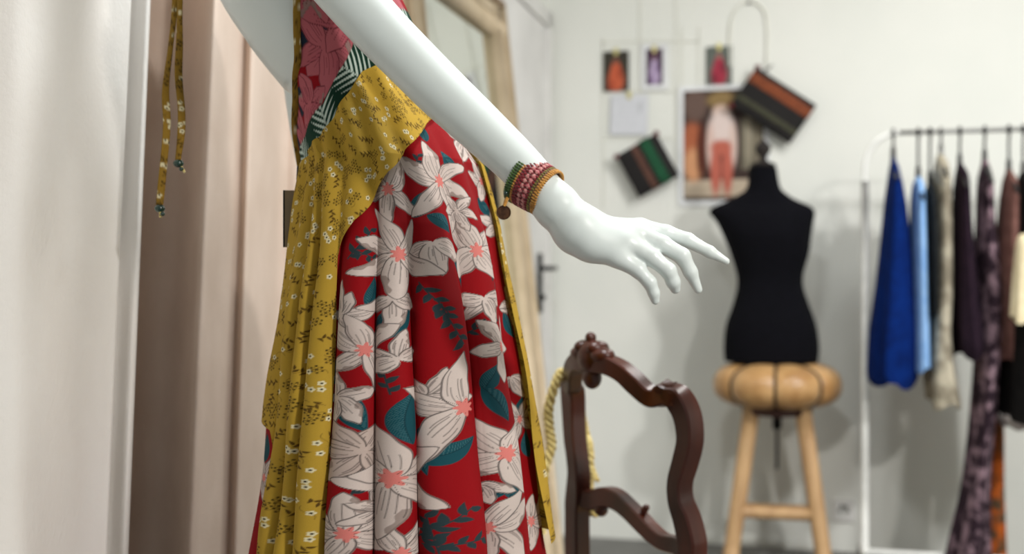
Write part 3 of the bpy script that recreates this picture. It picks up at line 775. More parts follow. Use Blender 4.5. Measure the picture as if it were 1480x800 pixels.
# ---- bodice on the leaning torso
tpg = np.arange(22, 92, .16); ppg = np.arange(-1.75, 2.4, .0072)
bod = Cloth(ppg, tpg, (146, 8, 22))
BT, BP = np.meshgrid(tpg, ppg, indexing='ij')
VB = torso(BT, BP, .005); bx_, by_ = proj(VB)
def findb(px, py):
    e = (bx_-px)**2+(by_-py)**2+(np.maximum(0, VB[..., 1]-1.58)*200)**2; k = np.unravel_index(np.argmin(e), e.shape); return ppg[k[1]], tpg[k[0]]
# work in metres: rescale the cloth's own axes
MU, MV = .105, .0098
bod.us = ppg*MU; bod.vs = tpg*MV
def fb(px, py): a, b = findb(px, py); return a*MU, b*MV
PK = (184, 98, 106)
for px_, py_, R_, an, sd in [(470, 66, 64, 1.0, 51), (448, 150, 44, 2.2, 52), (440, 205, 36, .3, 53), (500, 20, 60, .2, 54), (440, -40, 60, 2.0, 55), (540, -30, 60, 1.0, 56)]:
    u_, v_ = fb(px_, py_)
    leaf(bod, u_-.02, v_+.01, 1, 1.1, .04, .012, (30, 40, 56), sd, False)
    lily(bod, u_, v_, 1, R_*.00095, an, sd, n=7, col=PK, tone=(168, 74, 88), ink=(96, 34, 46), centre=False)
# palm band between its slanted upper line and the seam
LU = np.array([fb(a, b) for a, b in ((428, 226), (440, 196), (466, 150), (490, 104), (510, 62), (560, 14))]); o_ = np.argsort(LU[:, 0]); LU = LU[o_]
UU, VV_ = np.meshgrid(bod.us, bod.vs, indexing='ij')
vup = np.interp(UU, LU[:, 0], LU[:, 1])
band = aa(VV_-vup, .0006)
bod.fill((slice(None), slice(None)), band, (18, 54, 40))
def frond(px, py, qx, qy, wd, seed):
    a = np.array(fb(px, py)); b = np.array(fb(qx, qy)); L = np.linalg.norm(b-a); dr_ = (b-a)/L
    x = (UU-a[0])*dr_[0]+(VV_-a[1])*dr_[1]; y = -(UU-a[0])*dr_[1]+(VV_-a[1])*dr_[0]
    ay = np.abs(y); q = (x-ay*.75)
    st = np.abs((q*125+np.where(y > 0, .4, 0)) % 1-.5)*(1/125)
    wdt = .0027*(1-np.clip(ay/wd, 0, 1)**2)
    m_ = aa(st-wdt*.75)*(ay < wd)*(ay > .0012)*(q > 0)*(q < L)
    rib = aa(ay-.0007)*(x > 0)*(x < L)
    bod.fill((slice(None), slice(None)), np.maximum(m_, rib)*band, (206, 222, 210))
frond(540, 128, 486, 92, .032, 1); frond(482, 205, 452, 120, .026, 2); frond(450, 262, 430, 190, .022, 3); frond(600, 60, 540, -20, .034, 4)
# open-back edge follows the yellow binding
EB = [(434, 236), (431, 200), (430, 150), (430, 100), (430, 50), (430, 0), (430, -50), (428, -100)]
EBc = np.array([findb(a, b) for a, b in EB]); top_t = EBc[-1, 1]
EBc = np.vstack([(EBc[0, 0]-.25, EBc[0, 1]-8), EBc, (EBc[-1, 0]+.5, 84), (EBc[-1, 0]+.9, 91)]); EBc = EBc[np.argsort(EBc[:, 1])]
pe = np.interp(BT, EBc[:, 1], EBc[:, 0])
BPc = np.clip(BP, pe, PI-pe)
VB2 = torso(BT, BPc, .005+.0012*np.sin(BPc*9+BT*.2))
fq = grid_faces(len(tpg), len(ppg)); al = ((BP >= pe-.012) & (BP <= PI-pe+.012)).ravel(); fq = fq[al[fq].all(1)]
me = mesh_from('bodice', VB2.reshape(-1, 3), fq); setcol(me, np.swapaxes(bod.C, 0, 1).reshape(-1, 3)); put('bodice', me, M['bod'], dress)
tt = np.linspace(EBc[0, 1]+5, 90, 60)
def ribbon(name, pts, wdir, hw, root, seed, twist=None, par=None):
    pts = catmull(pts, 160); n = len(pts); ws = np.linspace(-1, 1, 9)
    V = []
    for k in range(n):
        wv = np.array(wdir(k/(n-1)), float)*hw
        for q in ws: V.append(pts[k]+wv*q+np.array([0, -.0015*(1-q*q), 0]))
    L = np.concatenate([[0], np.cumsum(np.linalg.norm(np.diff(pts, axis=0), axis=1))])
    cl = Cloth(ws*hw, L, (152, 118, 44)); ditsy(cl, 1.0, seed, .013)
    me = mesh_from(name, np.array(V), grid_faces(n, len(ws))); setcol(me, np.swapaxes(cl.C, 0, 1).reshape(-1, 3))
    o = put(name, me, M['yel'], root); s = o.modifiers.new('thickness', 'SOLIDIFY'); s.thickness = .0016; return o
pb = [torso(np.array([a]), np.array([np.interp(a, EBc[:, 1], EBc[:, 0])]), .0075)[0] for a in tt]
ribbon('binding', pb, lambda k: (1, 0, 0.02), .0048, dress, 11)
ribbon('binding', [q*np.array([1, -1, 1])+np.array([0, 2*DC, 0]) for q in pb], lambda k: (1, 0, .02), .0048, dress, 12)
# halter ties hanging from the nape, with green beads
nape = P(268, -255, 1.60)
for pth, bd, sd in (([(300, -265), (268, -250), (258, -120), (254, 0), (247, 70), (240, 130), (241, 180), (236, 240), (231, 296)], (231, 301), 13),
                    ([(300, -265), (272, -248), (264, -120), (261, 0), (260, 60), (258, 110), (262, 160), (262, 195), (258, 232)], (258, 236), 14)):
    dd = 1.60 if sd == 13 else 1.592
    tie = ribbon('tie', [P(a, b, dd) for a, b in pth], lambda k, sd=sd: (math.cos(.6*math.sin(k*9+sd)), math.sin(.6*math.sin(k*9+sd)), 0), .0046, dress, sd)
    b0 = P(*bd, dd)
    mb = MB(); V, Fc = ball_vf(b0, (.0075, .0075, .0058), 8, 12); mb.add(V, Fc); sub('bead', mb.mesh('bead'), M['bead'], tie)
    q0 = P(bd[0]+(1 if sd == 13 else 4), bd[1]+5, dd); q1 = P(bd[0]+(1 if sd == 13 else 9), bd[1]+13, dd)
    V, Fc = sweep([q0, q1], [(.0036, .002), (.003, .002)], n=8); sub('knot', mesh_from('knot', V, Fc), M['cord'], tie)
    V, Fc = ball_vf(P(bd[0]+4, bd[1]+8, dd-.003), (.0035, .0035, .003), 6, 8); sub('bead', mesh_from('bead', V, Fc), M['bead'], tie)

# ---- hang tag at the open back
tg0 = P(431, 238, 1.575); tg1 = P(430, 281, 1.541)
ht = thing('hang_tag', 'taupe card price tag on a black string at the back of the dress', 'tag', tuple(tg1))
c0 = P(424, 316, 1.545)
box('card', c0, np.array([.0115, .002, 0]), np.array([-.0002, .0008, 0]), EZ*.0385, M['tagc'], ht, .0004)
box('card_edge', c0+np.array([-.0122, -.002, 0]), np.array([.0011, .0004, 0]), np.array([0, .0012, 0]), EZ*.0385, M['blackstr'], ht, .0002)
tube('string', [tg0, P(430, 258, 1.545), tg1], .0016, M['blackstr'], ht, n=8)
V, Fc = ball_vf(tg1+np.array([0, -.003, 0]), .0022, 6, 8); put('eyelet', mesh_from('eyelet', V, Fc), M['rackw'], ht)

# ------------------------------------------------------------------ crochet bracelet on the wrist
ba, bb = P(753, 257, 1.299), P(789, 282, 1.2855)
axb = bb-ba; LB = np.linalg.norm(axb); axb /= LB
axb = axb+np.array([.05, 0, .06]); axb /= np.linalg.norm(axb)
bu = np.cross(axb, [0, 1, 0]); bu /= np.linalg.norm(bu); bv = np.cross(axb, bu)
br = thing('bracelet', 'red crochet cuff bracelet with green and orange edges and a coin charm', 'bracelet', tuple((ba+bb)/2))
def rr_b(t): return .0292-.0016*t
MBc = {n: mat('yarn_'+n, c, .9, c2, 300, .6, 900, sheen=.3) for n, c, c2 in (('green', (70, 104, 30), (38, 66, 18)), ('olive', (136, 124, 44), (96, 84, 30)), ('red', (138, 14, 30), (94, 8, 18)), ('pink', (196, 92, 104), (206, 150, 140)), ('tan', (206, 150, 62), (170, 112, 40)), ('brown', (88, 30, 26), (60, 20, 18)))}
rows = [('green', .00, .0028, 60), ('green', .10, .0030, 60), ('tan', .20, .0022, 60), ('red', .29, .0032, 46), ('red', .38, .0034, 44), ('pink', .48, .0034, 30), ('red', .56, .0034, 44), ('pink', .64, .0036, 28), ('red', .73, .0032, 46), ('olive', .82, .0026, 52), ('brown', .88, .0020, 40), ('tan', .95, .0032, 52), ('tan', 1.02, .0028, 56)]
sleeve, Fs = sweep([ba, (ba+bb)/2, ba+axb*LB], [rr_b(0)-.002, rr_b(.5)-.002, rr_b(1)-.002], n=48, up=bu, caps=False)
put('band', mesh_from('band', sleeve, Fs), MBc['red'], br)
bs, bf = ball_vf((0, 0, 0), 1, 6, 8)
for nm, t, r, n in rows:
    mb = MB(); c = ba+axb*LB*t; Rr = rr_b(t)
    for k in range(n):
        a = 2*PI*(k+(.5 if int(t*100) % 2 else 0))/n; q = c+(bu*math.cos(a)+bv*math.sin(a))*Rr
        e1 = -bu*math.sin(a)+bv*math.cos(a); e3 = bu*math.cos(a)+bv*math.sin(a)
        wl = PI*Rr/n*1.05
        mb.add(q+bs[:, :1]*(e1*wl*.95+axb*r*.12)+bs[:, 1:2]*axb*r+bs[:, 2:]*e3*r*.5, bf)
    put('stitch_row', mb.mesh('stitch_row'), MBc[nm], br)
cq = P(728, 307, 1.278)
l0 = ba+(-bu if (-bu)[2] < 0 else bu)*rr_b(0)
tube('charm_link', [P(734, 285, 1.278), P(731, 291, 1.278), P(729, 298, 1.278)], .0022, MBc['tan'], br, n=8)
V, Fc = sweep([cq+np.array([0, .0012, 0]), cq+np.array([0, -.0012, 0])], [.0079, .0079], n=28, m=2)
put('coin_charm', mesh_from('coin_charm', V, Fc, False), M['gold'], br)
V, Fc = sweep([cq+np.array([0.0075*math.cos(a), -.0012, .0075*math.sin(a)]) for a in np.linspace(0, 2*PI, 25)], .0007, n=6, m=48, caps=False)
put('charm_rim', mesh_from('charm_rim', V, Fc), M['gold'], br)
V, Fc = ball_vf(P(731, 279, 1.276), .0026, 6, 8); put('charm_bead', mesh_from('charm_bead', V, Fc), M['bead'], br)
# ------------------------------------------------------------------ carved chair (only its back shows above the frame edge)
CL = P(833, 700, 2.14)*np.array([1, 1, 0]); CR = P(1003, 700, 1.84)*np.array([1, 1, 0])
ct = CR-CL; CW = np.linalg.norm(ct); ct /= CW; cnrm = np.array([ct[1], -ct[0], 0]);            # outward (rear) normal
if cnrm[0] > 0: cnrm = -cnrm
def bulge(z): return np.interp(z, [.45, .62, .80, .88], [.0, .012, .062, .072])
def rake(z): return np.interp(z, [0, .45, .65, .95], [.07, 0, 0.0, .012])
def chp(s, z, o=0.0):
    q = CL+ct*CW*s+cnrm*(bulge(z)*4*s*(1-s) if 0 < s < 1 else 0)+cnrm*(rake(z)+o); return np.array([q[0], q[1], z])
def chinv(px, py):
    best = None
    for s in np.linspace(.5, 1.12, 249):
        z = .75
        for _ in range(4):
            q = chp(s, z); z = CAMZ-(py-400)/F*q[1]
        q = chp(s, z); e = abs(740+q[0]/q[1]*F-px)
        if best is None or e < best[0]: best = (e, s, z)
    return best[1], best[2]
chair = thing('chair', 'antique dark mahogany chair with a carved curved open back', 'chair', tuple(chp(.5, 0)-cnrm*.2))
def crail(name, pts, th=.0135, mirror=False, **k):
    q = [((1-s) if mirror else s, z, w_) for s, z, w_ in pts]
    o = tube(name, [chp(s, z) for s, z, w_ in q], [(w_, th) for s, z, w_ in q], M['wood_dark'], chair, n=24, up=cnrm, power=7, **k); sharpen(o.data); return o
def tr(lst): return [chinv(a, b)+(w_*2.0/F,) for a, b, w_ in lst]
top = tr([(862, 524, 14), (880, 527, 13), (900, 537, 13), (918, 553, 14), (935, 569, 13), (948, 574, 13), (962, 570, 15), (976, 570, 17)])
stile = tr([(962, 568, 12), (980, 576, 17), (993, 600, 17), (997, 635, 15), (990, 668, 14), (983, 695, 13), (984, 722, 14), (993, 750, 17), (1000, 780, 18), (1001, 800, 17)])
ear = tr([(974, 572, 13), (962, 562, 9), (955, 555, 6)])
s_end = stile[-1]
stile_f = stile+[(s_end[0], .50, .022), (s_end[0], .42, .022)]
top = [(.5, top[0][1]+.002, top[0][2])]+top
for mir in (False, True):
    crail('crest_rail', top, mirror=mir)
    crail('stile', stile_f, th=.0165, mirror=mir)
    crail('scroll_ear', ear, th=.015, mirror=mir)
    a = chp((1-s_end[0]) if mir else s_end[0], .44)
    tube('leg', [a, a+cnrm*.015-EZ*.2, a+cnrm*.07-EZ*.43], [.022, .019, .016], M['wood_dark'], chair, n=14)
# carved crest in the middle of the top rail
zc = top[0][1]
def blob(name, s, z, rs, o=0.0):
    c = chp(s, z, o); V, Fc = ball_vf((0, 0, 0), 1, 10, 14); V = c+V[:, :1]*ct*rs[0]+V[:, 1:2]*cnrm*rs[1]+V[:, 2:]*EZ*rs[2]
    put(name, mesh_from(name, V, Fc), M['wood_dark'], chair)
blob('crest_carving', .5, zc+.008, (.030, .022, .030)); blob('crest_finial', .5, zc+.040, (.009, .010, .010))
blob('crest_drop', .5, zc-.028, (.018, .016, .020))
for sg_ in (-1, 1):
    blob('crest_leaf', .5+sg_*.085, zc+.012, (.026, .020, .014)); blob('crest_leaf', .5+sg_*.055, zc+.024, (.014, .022, .012))
low = [(858, 722, 14), (876, 717, 14), (893, 722, 14), (910, 736, 13), (926, 752, 13), (943, 769, 12), (960, 782, 11), (982, 788, 12)]
LP_ = []
for i, (a, b, w_) in enumerate(low):
    d = 2.10-(a-858)/(982-858)*.22
    LP_.append((P(a, b, d), w_*d/F))
s0 = chp(1-stile[-3][0], .645)
lr_ = tube('lower_rail', [s0]+[q for q, w_ in LP_]+[chp(s_end[0], .60)], [(.016, .013)]+[(w_, .013) for q, w_ in LP_]+[(.012, .013)], M['wood_dark'], chair, n=24, up=cnrm, power=7); sharpen(lr_.data)
for a, b, r in ((931, 737, .007), (934, 733, .006), (925, 742, .0075), (869, 736, .013)):
    d = 2.10-(a-858)/(982-858)*.22; V, Fc = ball_vf(P(a, b, d), (r, r, r), 8, 10); put('rail_carving', mesh_from('rail_carving', V, Fc), M['wood_dark'], chair)
# seat and front legs (below the frame)
sc_ = chp(.5, .43)-cnrm*.23
V = []; 
for z, g in ((.40, .97), (.43, 1.0), (.455, 1.0), (.475, .93), (.485, .6)):
    for j in range(36):
        a = 2*PI*j/36; u = np.sign(math.cos(a))*abs(math.cos(a))**.6; v = np.sign(math.sin(a))*abs(math.sin(a))**.6
        V.append(np.array([*(sc_+ct*u*.225*g+cnrm*v*.215*g)[:2], z]))
Fq = grid_faces(5, 36, True).tolist()+[list(range(36)), [4*36+i for i in range(36)]]
put('seat', fixn(mesh_from('seat', V, Fq)), M['leather'], chair)
for s in (-1, 1):
    a = sc_+ct*s*.19-cnrm*.18
    tube('leg', [a+EZ*(.42-a[2]), a+EZ*(.22-a[2])-cnrm*.012, a+EZ*(.0-a[2])-cnrm*.02], [.026, .018, .015], M['wood_dark'], chair, n=14)
for s in (-1, 1):
    tube('seat_rail', [sc_+ct*s*.2-cnrm*.18-EZ*.04, sc_+ct*s*.2+cnrm*.2-EZ*.04], [(.012, .03)]*2, M['wood_dark'], chair, n=12, up=EZ, power=4)
tube('seat_rail', [sc_-ct*.2-cnrm*.19-EZ*.04, sc_+ct*.2-cnrm*.19-EZ*.04], [(.012, .03)]*2, M['wood_dark'], chair, n=12, up=EZ, power=4)
# yarn braid hung over the chair's corner
cb = thing('yarn_braid', 'pale yellow braided yarn cord draped over the chair corner', 'cord', tuple(P(822, 545, 2.1)))
for nm, pts in (('strand', [(838, 590, 2.13), (834, 560, 2.12), (824, 541, 2.09), (812, 536, 2.07), (802, 556, 2.06), (793, 590, 2.06), (794, 618, 2.06), (797, 645, 2.06), (788, 676, 2.06), (784, 715, 2.06), (783, 770, 2.06)]),
                ('strand', [(838, 575, 2.15), (840, 598, 2.15), (845, 622, 2.15), (850, 645, 2.15), (852, 672, 2.14), (860, 694, 2.14)]),
                ('strand', [(848, 640, 2.15), (852, 655, 2.14), (851, 690, 2.14), (853, 715, 2.14), (860, 745, 2.14)])):
    c = catmull([P(*q) for q in pts], 90)
    mb = MB()
    for k in range(3):
        a = np.linspace(0, 2*PI*(len(pts)*.9), 90)+k*2.094
        V, Fc = sweep(c+np.stack([np.cos(a)*.0055, np.sin(a)*.004, 0*a], 1), np.full(90, .0045), n=7, m=150); mb.add(V, Fc)
    put(nm, mb.mesh(nm), M['cord'], cb)
V, Fc = ball_vf(P(849, 646, 2.14), (.012, .009, .022), 8, 12); put('knot', mesh_from('knot', V, Fc), M['cord'], cb)
V, Fc = ball_vf(P(812, 541, 2.07), (.013, .010, .013), 8, 12); put('knot', mesh_from('knot', V, Fc), M['cord'], cb)

# ------------------------------------------------------------------ stool with pumpkin cushion, dress form on it
SD = 4.10; s_c = P(1123, 552, SD); KY = math.atan2(s_c[0], s_c[1])
st = thing('stool', 'wooden bar stool with a puffy tan leather cushion under the black dress form', 'stool', (s_c[0], s_c[1], 0))
sx = np.array([math.cos(KY), -math.sin(KY), 0]); sy = np.array([math.sin(KY), math.cos(KY), 0])
NL = 8; RX = .232; HZ = .082
for k in range(NL):
    a0 = 2*PI*k/NL-PI/2-.03; a1 = a0+2*PI/NL
    V = []; nu, nv = 18, 13
    for i in range(nu):
        e = -PI/2*.98+PI*.98*i/(nu-1)
        for j in range(nv):
            t = j/(nv-1); a = a0+(a1-a0)*t; pu = math.sin(PI*t)**.6
            ce = abs(math.cos(e))**.75; r = .05+(RX-.05)*ce*(.90+.10*pu)
            z = HZ*math.copysign(abs(math.sin(e))**.8, math.sin(e))*(.90+.10*pu)
            V.append(s_c+sx*r*math.cos(a)+sy*r*math.sin(a)+EZ*(z-.006))
    put('cushion_panel', fixn(mesh_from('cushion_panel', np.array(V), grid_faces(nu, nv))), M['leather'], st)
    pts = []
    for i in range(14):
        e = -PI/2*.95+PI*.95*i/13; ce = abs(math.cos(e))**.75; r = .05+(RX-.05)*ce*.905; z = HZ*math.copysign(abs(math.sin(e))**.8, math.sin(e))*.905
        pts.append(s_c+sx*r*math.cos(a0)+sy*r*math.sin(a0)+EZ*(z-.006))
    tube('seam_cord', pts, .006, M['seam'], st, n=8, m=30)
V, Fc = lathe_vf((s_c[0], s_c[1], s_c[2]-HZ-.03), [(.12, 0), (.125, .005), (.125, .03), (.11, .035)], 32); put('seat_board', fixn(mesh_from('seat_board', V, Fc)), M['wood_dark'], st)
zt_ = s_c[2]-HZ-.005
for a in (-1, 1):
    for b in (-1, 1):
        p0 = s_c+sx*a*.088+sy*b*.06; p0[2] = zt_; p1 = s_c+sx*a*.168+sy*b*.15; p1[2] = 0
        tube('leg', [p0, p1], [.030, .028], M['wood_light'], st, n=16)
def legat(a, b, z):
    p0 = s_c+sx*a*.088+sy*b*.06; p0[2] = zt_; p1 = s_c+sx*a*.168+sy*b*.15; p1[2] = 0; t = (zt_-z)/zt_; return p0*(1-t)+p1*t
for (a, b, c, d, z) in ((-1, -1, 1, -1, .225), (-1, 1, 1, 1, .19), (-1, -1, -1, 1, .20), (1, -1, 1, 1, .20)):
    tube('stretcher', [legat(a, b, z), legat(c, d, z)], .022, M['wood_light'], st, n=12)
df = thing('dress_form', 'black jersey tailor dress form torso standing on the tan cushion stool', 'dress form', (s_c[0], s_c[1], s_c[2]+HZ))
DF = [(522, 1048, 1180, .115), (500, 1047, 1182, .118), (470, 1050, 1178, .112), (440, 1060, 1168, .095), (415, 1066, 1160, .085), (395, 1065, 1160, .088), (365, 1056, 1168, .105), (340, 1046, 1171, .115), (320, 1036, 1174, .105), (306, 1026, 1175, .085), (298, 1032, 1168, .068), (290, 1050, 1150, .060), (282, 1066, 1138, .055), (272, 1079, 1128, .052), (255, 1082, 1124, .050), (243, 1083, 1122, .050), (240, 1090, 1116, .03)]
dfd = catmull(np.array(DF, float), 80); V = []
for py_, l_, r_, dh in dfd:
    c = P((l_+r_)/2, py_, SD); w_ = (r_-l_)/2/F*SD
    for j in range(40):
        a = 2*PI*j/40; ex = .85
        V.append(c+sx*w_*np.sign(math.cos(a))*abs(math.cos(a))**ex+sy*dh*math.sin(a))
Fq = grid_faces(80, 40, True).tolist()+[list(range(40)), [79*40+i for i in range(40)]]
put('torso', fixn(mesh_from('torso', V, Fq)), M['black'], df)
nb_ = P(1103, 240, SD)
V, Fc = lathe_vf(nb_, [(.045, 0), (.047, .006), (.03, .012), (.014, .02), (.013, .035), (.024, .048), (.028, .062), (.024, .076), (.012, .086), (.009, .095)], 24); put('finial', fixn(mesh_from('finial', V, Fc)), M['seam'], df)
pz = s_c+sx*.0; pz = np.array([pz[0], pz[1], 0])
tube('pole', [pz+EZ*(s_c[2]+HZ-.02), pz+EZ*(s_c[2]-HZ-.085)], .016, M['darkmetal'], df, n=12)
tube('pole_rod', [pz+EZ*(s_c[2]-HZ-.08), pz+EZ*(.36)], .006, M['darkmetal'], df, n=8)

# ------------------------------------------------------------------ clothes rack along the back wall
RO = .50
def rk(px, py): return back_pt(px, py, RO)
A = rk(1250, 240); Bb = rk(1292, 192); zbar = Bb[2]; zbase = rk(1256, 797)[2]
sA = np.dot(A-CN, E1)
def rp(s, z, t=RO): return CN+E1*s-E2*t+EZ*z
rack = thing('clothes_rack', 'white metal clothes rack with rounded corners along the back wall', 'clothes rack', tuple(rp(sA+.6, 0)))
sB = sA+1.25
cr_ = .10
tube('upright', [rp(sA, zbase), rp(sA, zbar-.16)], .0125, M['rackw'], rack, n=12)
tube('upright', [rp(sB, zbase), rp(sB, zbar-.16)], .0125, M['rackw'], rack, n=12)
for s, g in ((sA, 1), (sB, -1)):
    tube('corner_bend', [rp(s, zbar-.16), rp(s+g*.004, zbar-.09), rp(s+g*.035, zbar-.03), rp(s+g*.085, zbar-.002), rp(s+g*.11, zbar)], .009, M['rackw'], rack, n=12)
    for t_ in (RO-.22, RO+.22):
        q = rp(s, .05, t_); V, Fc = sweep([q-E1*.012, q+E1*.012], .045, n=18); put('caster', mesh_from('caster', V, Fc), M['darkmetal'], rack)
    tube('foot', [rp(s, .095, RO-.24), rp(s, .095, RO+.24)], .012, M['rackw'], rack, n=10)
tube('top_bar', [rp(sA+.10, zbar), rp(sB-.10, zbar)], .0075, M['rackg'], rack, n=12)
tube('base_bar', [rp(sA, zbase), rp(sB, zbase)], .011, M['rackw'], rack, n=12)
def fabric(name, c, c2, scale=30, contrast=(.35, .65), **k): return mat('cloth_'+name, c, .9, c2, scale, .1, 300, contrast=contrast, spec=.1, **k)
GM = {'blue': fabric('royal_blue', (3, 36, 102), (2, 27, 84)), 'sky': fabric('sky_blue', (150, 190, 236), (128, 172, 226)), 'cream': fabric('stone', (188, 180, 160), (132, 124, 108), 16, (.42, .6)),
      'char': fabric('charcoal', (44, 46, 46), (34, 36, 36)), 'plum': fabric('plum', (42, 29, 40), (32, 22, 32)), 'floral': fabric('mauve_print', (140, 116, 126), (46, 34, 42), 22, (.46, .60)),
      'rose': fabric('rose_brown', (128, 92, 84), (104, 72, 66)), 'black': fabric('black_wool', (22, 20, 19), (14, 13, 13)), 'ivory': fabric('ivory', (232, 220, 186), (222, 208, 172)),
      'rust': fabric('rust_print', (176, 88, 34), (84, 66, 48), 26, (.40, .58)), 'lace': fabric('white_lace', (206, 198, 192), (120, 112, 108), 60, (.42, .6))}
def garment(name, stn, mt, label, cat, hook, dm=.19, off=0.0, nr=5, seed=0, extra=None):
    """stn rows: (py, px left, px right, fraction of shoulder half-span); hung on the bar, thin along the bar, wide across it"""
    rs = np.random.default_rng(seed); stn = np.array(stn, float); rows = catmull(stn, 46); V = []; n = 44
    base = back_pt(hook, stn[0, 0], RO+off)
    ph = rs.uniform(0, 6, 4); zt_ = rows[0, 0]; zb_ = rows[-1, 0]
    for py_, l_, r_, f_ in rows:
        c = back_pt((l_+r_)/2, py_, RO+off); w_ = np.linalg.norm(back_pt(r_, py_, RO+off)-back_pt(l_, py_, RO+off))/2
        g = (py_-zt_)/(zb_-zt_)
        for j in range(n):
            a = 2*PI*j/n
            rip = 1+.22*g*math.sin(nr*a+ph[0]+g*1.2)+.10*g*math.sin((nr*2+1)*a+ph[1])
            z_ = .012*g*math.sin(3*a+ph[2])
            V.append(c+E1*w_*math.cos(a)*rip+E2*dm*f_*math.sin(a)*(1+.06*g*math.sin(5*a+ph[3]))+EZ*z_)
    root = thing('hanging_'+cat, label, cat, tuple(base), None)
    Fq = grid_faces(46, n, True).tolist()+[list(range(n))]
    o = put('body', fixn(mesh_from('body', V, Fq)), mt, root)
    # hanger with hook on the bar
    hb = back_pt(hook, 191, RO); hz = hb+EZ*(zbar-hb[2]); tp = back_pt(hook, stn[0, 0]+4, RO)
    return root, hz, tp
HG = []
def hang(label, hz, tp, metal):
    h_ = thing('hanger', label, 'hanger', tuple(hz))
    a = [hz+E2*.0+EZ*.0]
    hook = [hz+E2*.022-EZ*.012, hz+E2*.019+EZ*.008, hz+EZ*.0125, hz-E2*.019+EZ*.006, hz-E2*.014-EZ*.02, hz-EZ*.04, np.array([hz[0], hz[1], tp[2]])]
    tube('hook', hook, .0042, metal, h_, n=8)
    q = np.array([hz[0], hz[1], tp[2]])
    tube('neck', [q+EZ*.045, q-EZ*.012], [.0075, .010], metal, h_, n=10)
    tube('shoulder_bar', [q-E2*.17-EZ*.075, q-E2*.08-EZ*.03, q-EZ*.008, q+E2*.08-EZ*.03, q+E2*.17-EZ*.075], [.005, .007, .009, .007, .005], M['darkmetal'], h_, n=8)
    return h_
def G(*a, hl=None, hm='darkmetal', **k):
    root, hz, tp = garment(*a, **k); hang(hl, hz, tp, M[hm]); return root
G('garment', [(228, 1288, 1293, .2), (250, 1284, 1300, .75), (300, 1277, 1309, 1.0), (400, 1268, 1318, 1.05), (480, 1260, 1322, 1.1), (535, 1258, 1320, 1.1), (552, 1266, 1314, 1.1)], GM['blue'], 'royal blue hanging dress at the rack upright', 'dress', 1291, hl='dark hanger holding the royal blue dress', seed=1, dm=.17)
G('garment', [(256, 1324, 1330, .2), (275, 1318, 1335, .8), (340, 1316, 1338, 1.0), (440, 1317, 1341, 1.0), (530, 1317, 1343, 1.05)], GM['sky'], 'sky blue hanging shirt beside the royal blue dress', 'shirt', 1327, hl='dark hanger holding the sky blue shirt', seed=2, dm=.16)
G('garment', [(262, 1341, 1346, .2), (285, 1338, 1350, .8), (350, 1337, 1354, 1.0), (450, 1340, 1352, 1.0)], GM['char'], 'charcoal vest squeezed between sky blue shirt and stone blouse', 'vest', 1344, hl='dark hanger holding the charcoal vest', seed=3, dm=.19)
G('garment', [(224, 1354, 1364, .2), (250, 1350, 1372, .8), (320, 1349, 1374, .95), (420, 1347, 1374, 1.0), (480, 1344, 1372, 1.0), (540, 1340, 1380, 1.0), (583, 1344, 1387, 1.0)], GM['cream'], 'stone coloured creased blouse with a flared hem on the rack', 'blouse', 1360, hl='grey hanger holding the stone blouse', hm='rackg', seed=4, dm=.15)
G('garment', [(238, 1383, 1392, .2), (262, 1381, 1398, .8), (330, 1376, 1402, 1.0), (430, 1374, 1412, 1.0), (490, 1376, 1418, 1.05), (512, 1380, 1416, 1.0)], GM['plum'], 'dark plum tunic beside the stone blouse', 'tunic', 1387, hl='dark hanger holding the plum tunic', seed=5, dm=.17)
fl = G('garment', [(232, 1419, 1427, .2), (262, 1414, 1433, .8), (320, 1411, 1436, .9), (390, 1409, 1443, 1.0), (440, 1412, 1446, 1.0), (560, 1406, 1438, 1.0), (680, 1394, 1428, 1.0), (760, 1378, 1426, 1.0), (812, 1368, 1426, 1.0)], GM['floral'], 'long mauve floral maxi dress reaching almost to the floor', 'dress', 1423, hl='dark hanger holding the mauve maxi dress', seed=6, dm=.14)
garment('garment', [(240, 1421, 1425, .2), (270, 1419, 1428, .8), (400, 1420, 1432, .8), (520, 1424, 1440, .8), (600, 1427, 1449, .8), (700, 1424, 1450, .8), (812, 1424, 1454, .9)], GM['rust'], 'rust orange patterned scarf hanging beside the maxi dress', 'scarf', 1423, seed=7, dm=.06, off=-.10)
G('garment', [(246, 1454, 1462, .2), (270, 1450, 1468, .8), (330, 1444, 1470, 1.0), (430, 1440, 1470, 1.0), (520, 1442, 1470, 1.0)], GM['rose'], 'rose brown blouse beside the mauve maxi dress', 'blouse', 1458, hl='dark hanger holding the rose blouse', seed=8, dm=.15)
bk = G('garment', [(250, 1474, 1484, .2), (280, 1468, 1496, .8), (400, 1456, 1510, 1.0), (520, 1448, 1516, 1.0), (602, 1446, 1520, 1.0)], GM['black'], 'black coat with a white lace hem beside the rose blouse', 'coat', 1479, hl='dark hanger holding the black coat', seed=9, dm=.17, off=.04)
ho = back_pt(1484, 606, RO+.04); hw_ = np.linalg.norm(back_pt(1520, 606, RO)-back_pt(1446, 606, RO))/2
tube('lace_hem', [ho+E1*hw_*math.cos(a)*1.02+E2*.17*math.sin(a)+EZ*.004*math.sin(9*a) for a in np.linspace(0, 2*PI, 40)], [(.006, .017)]*40, GM['lace'], bk, n=8, up=EZ, m=80)
garment('garment', [(338, 1474, 1490, .5), (352, 1469, 1494, .9), (400, 1466, 1500, .9), (462, 1464, 1504, 1.0)], GM['ivory'], 'ivory knit scarf draped over the front of the black coat', 'scarf', 1481, seed=10, dm=.04, off=.235)

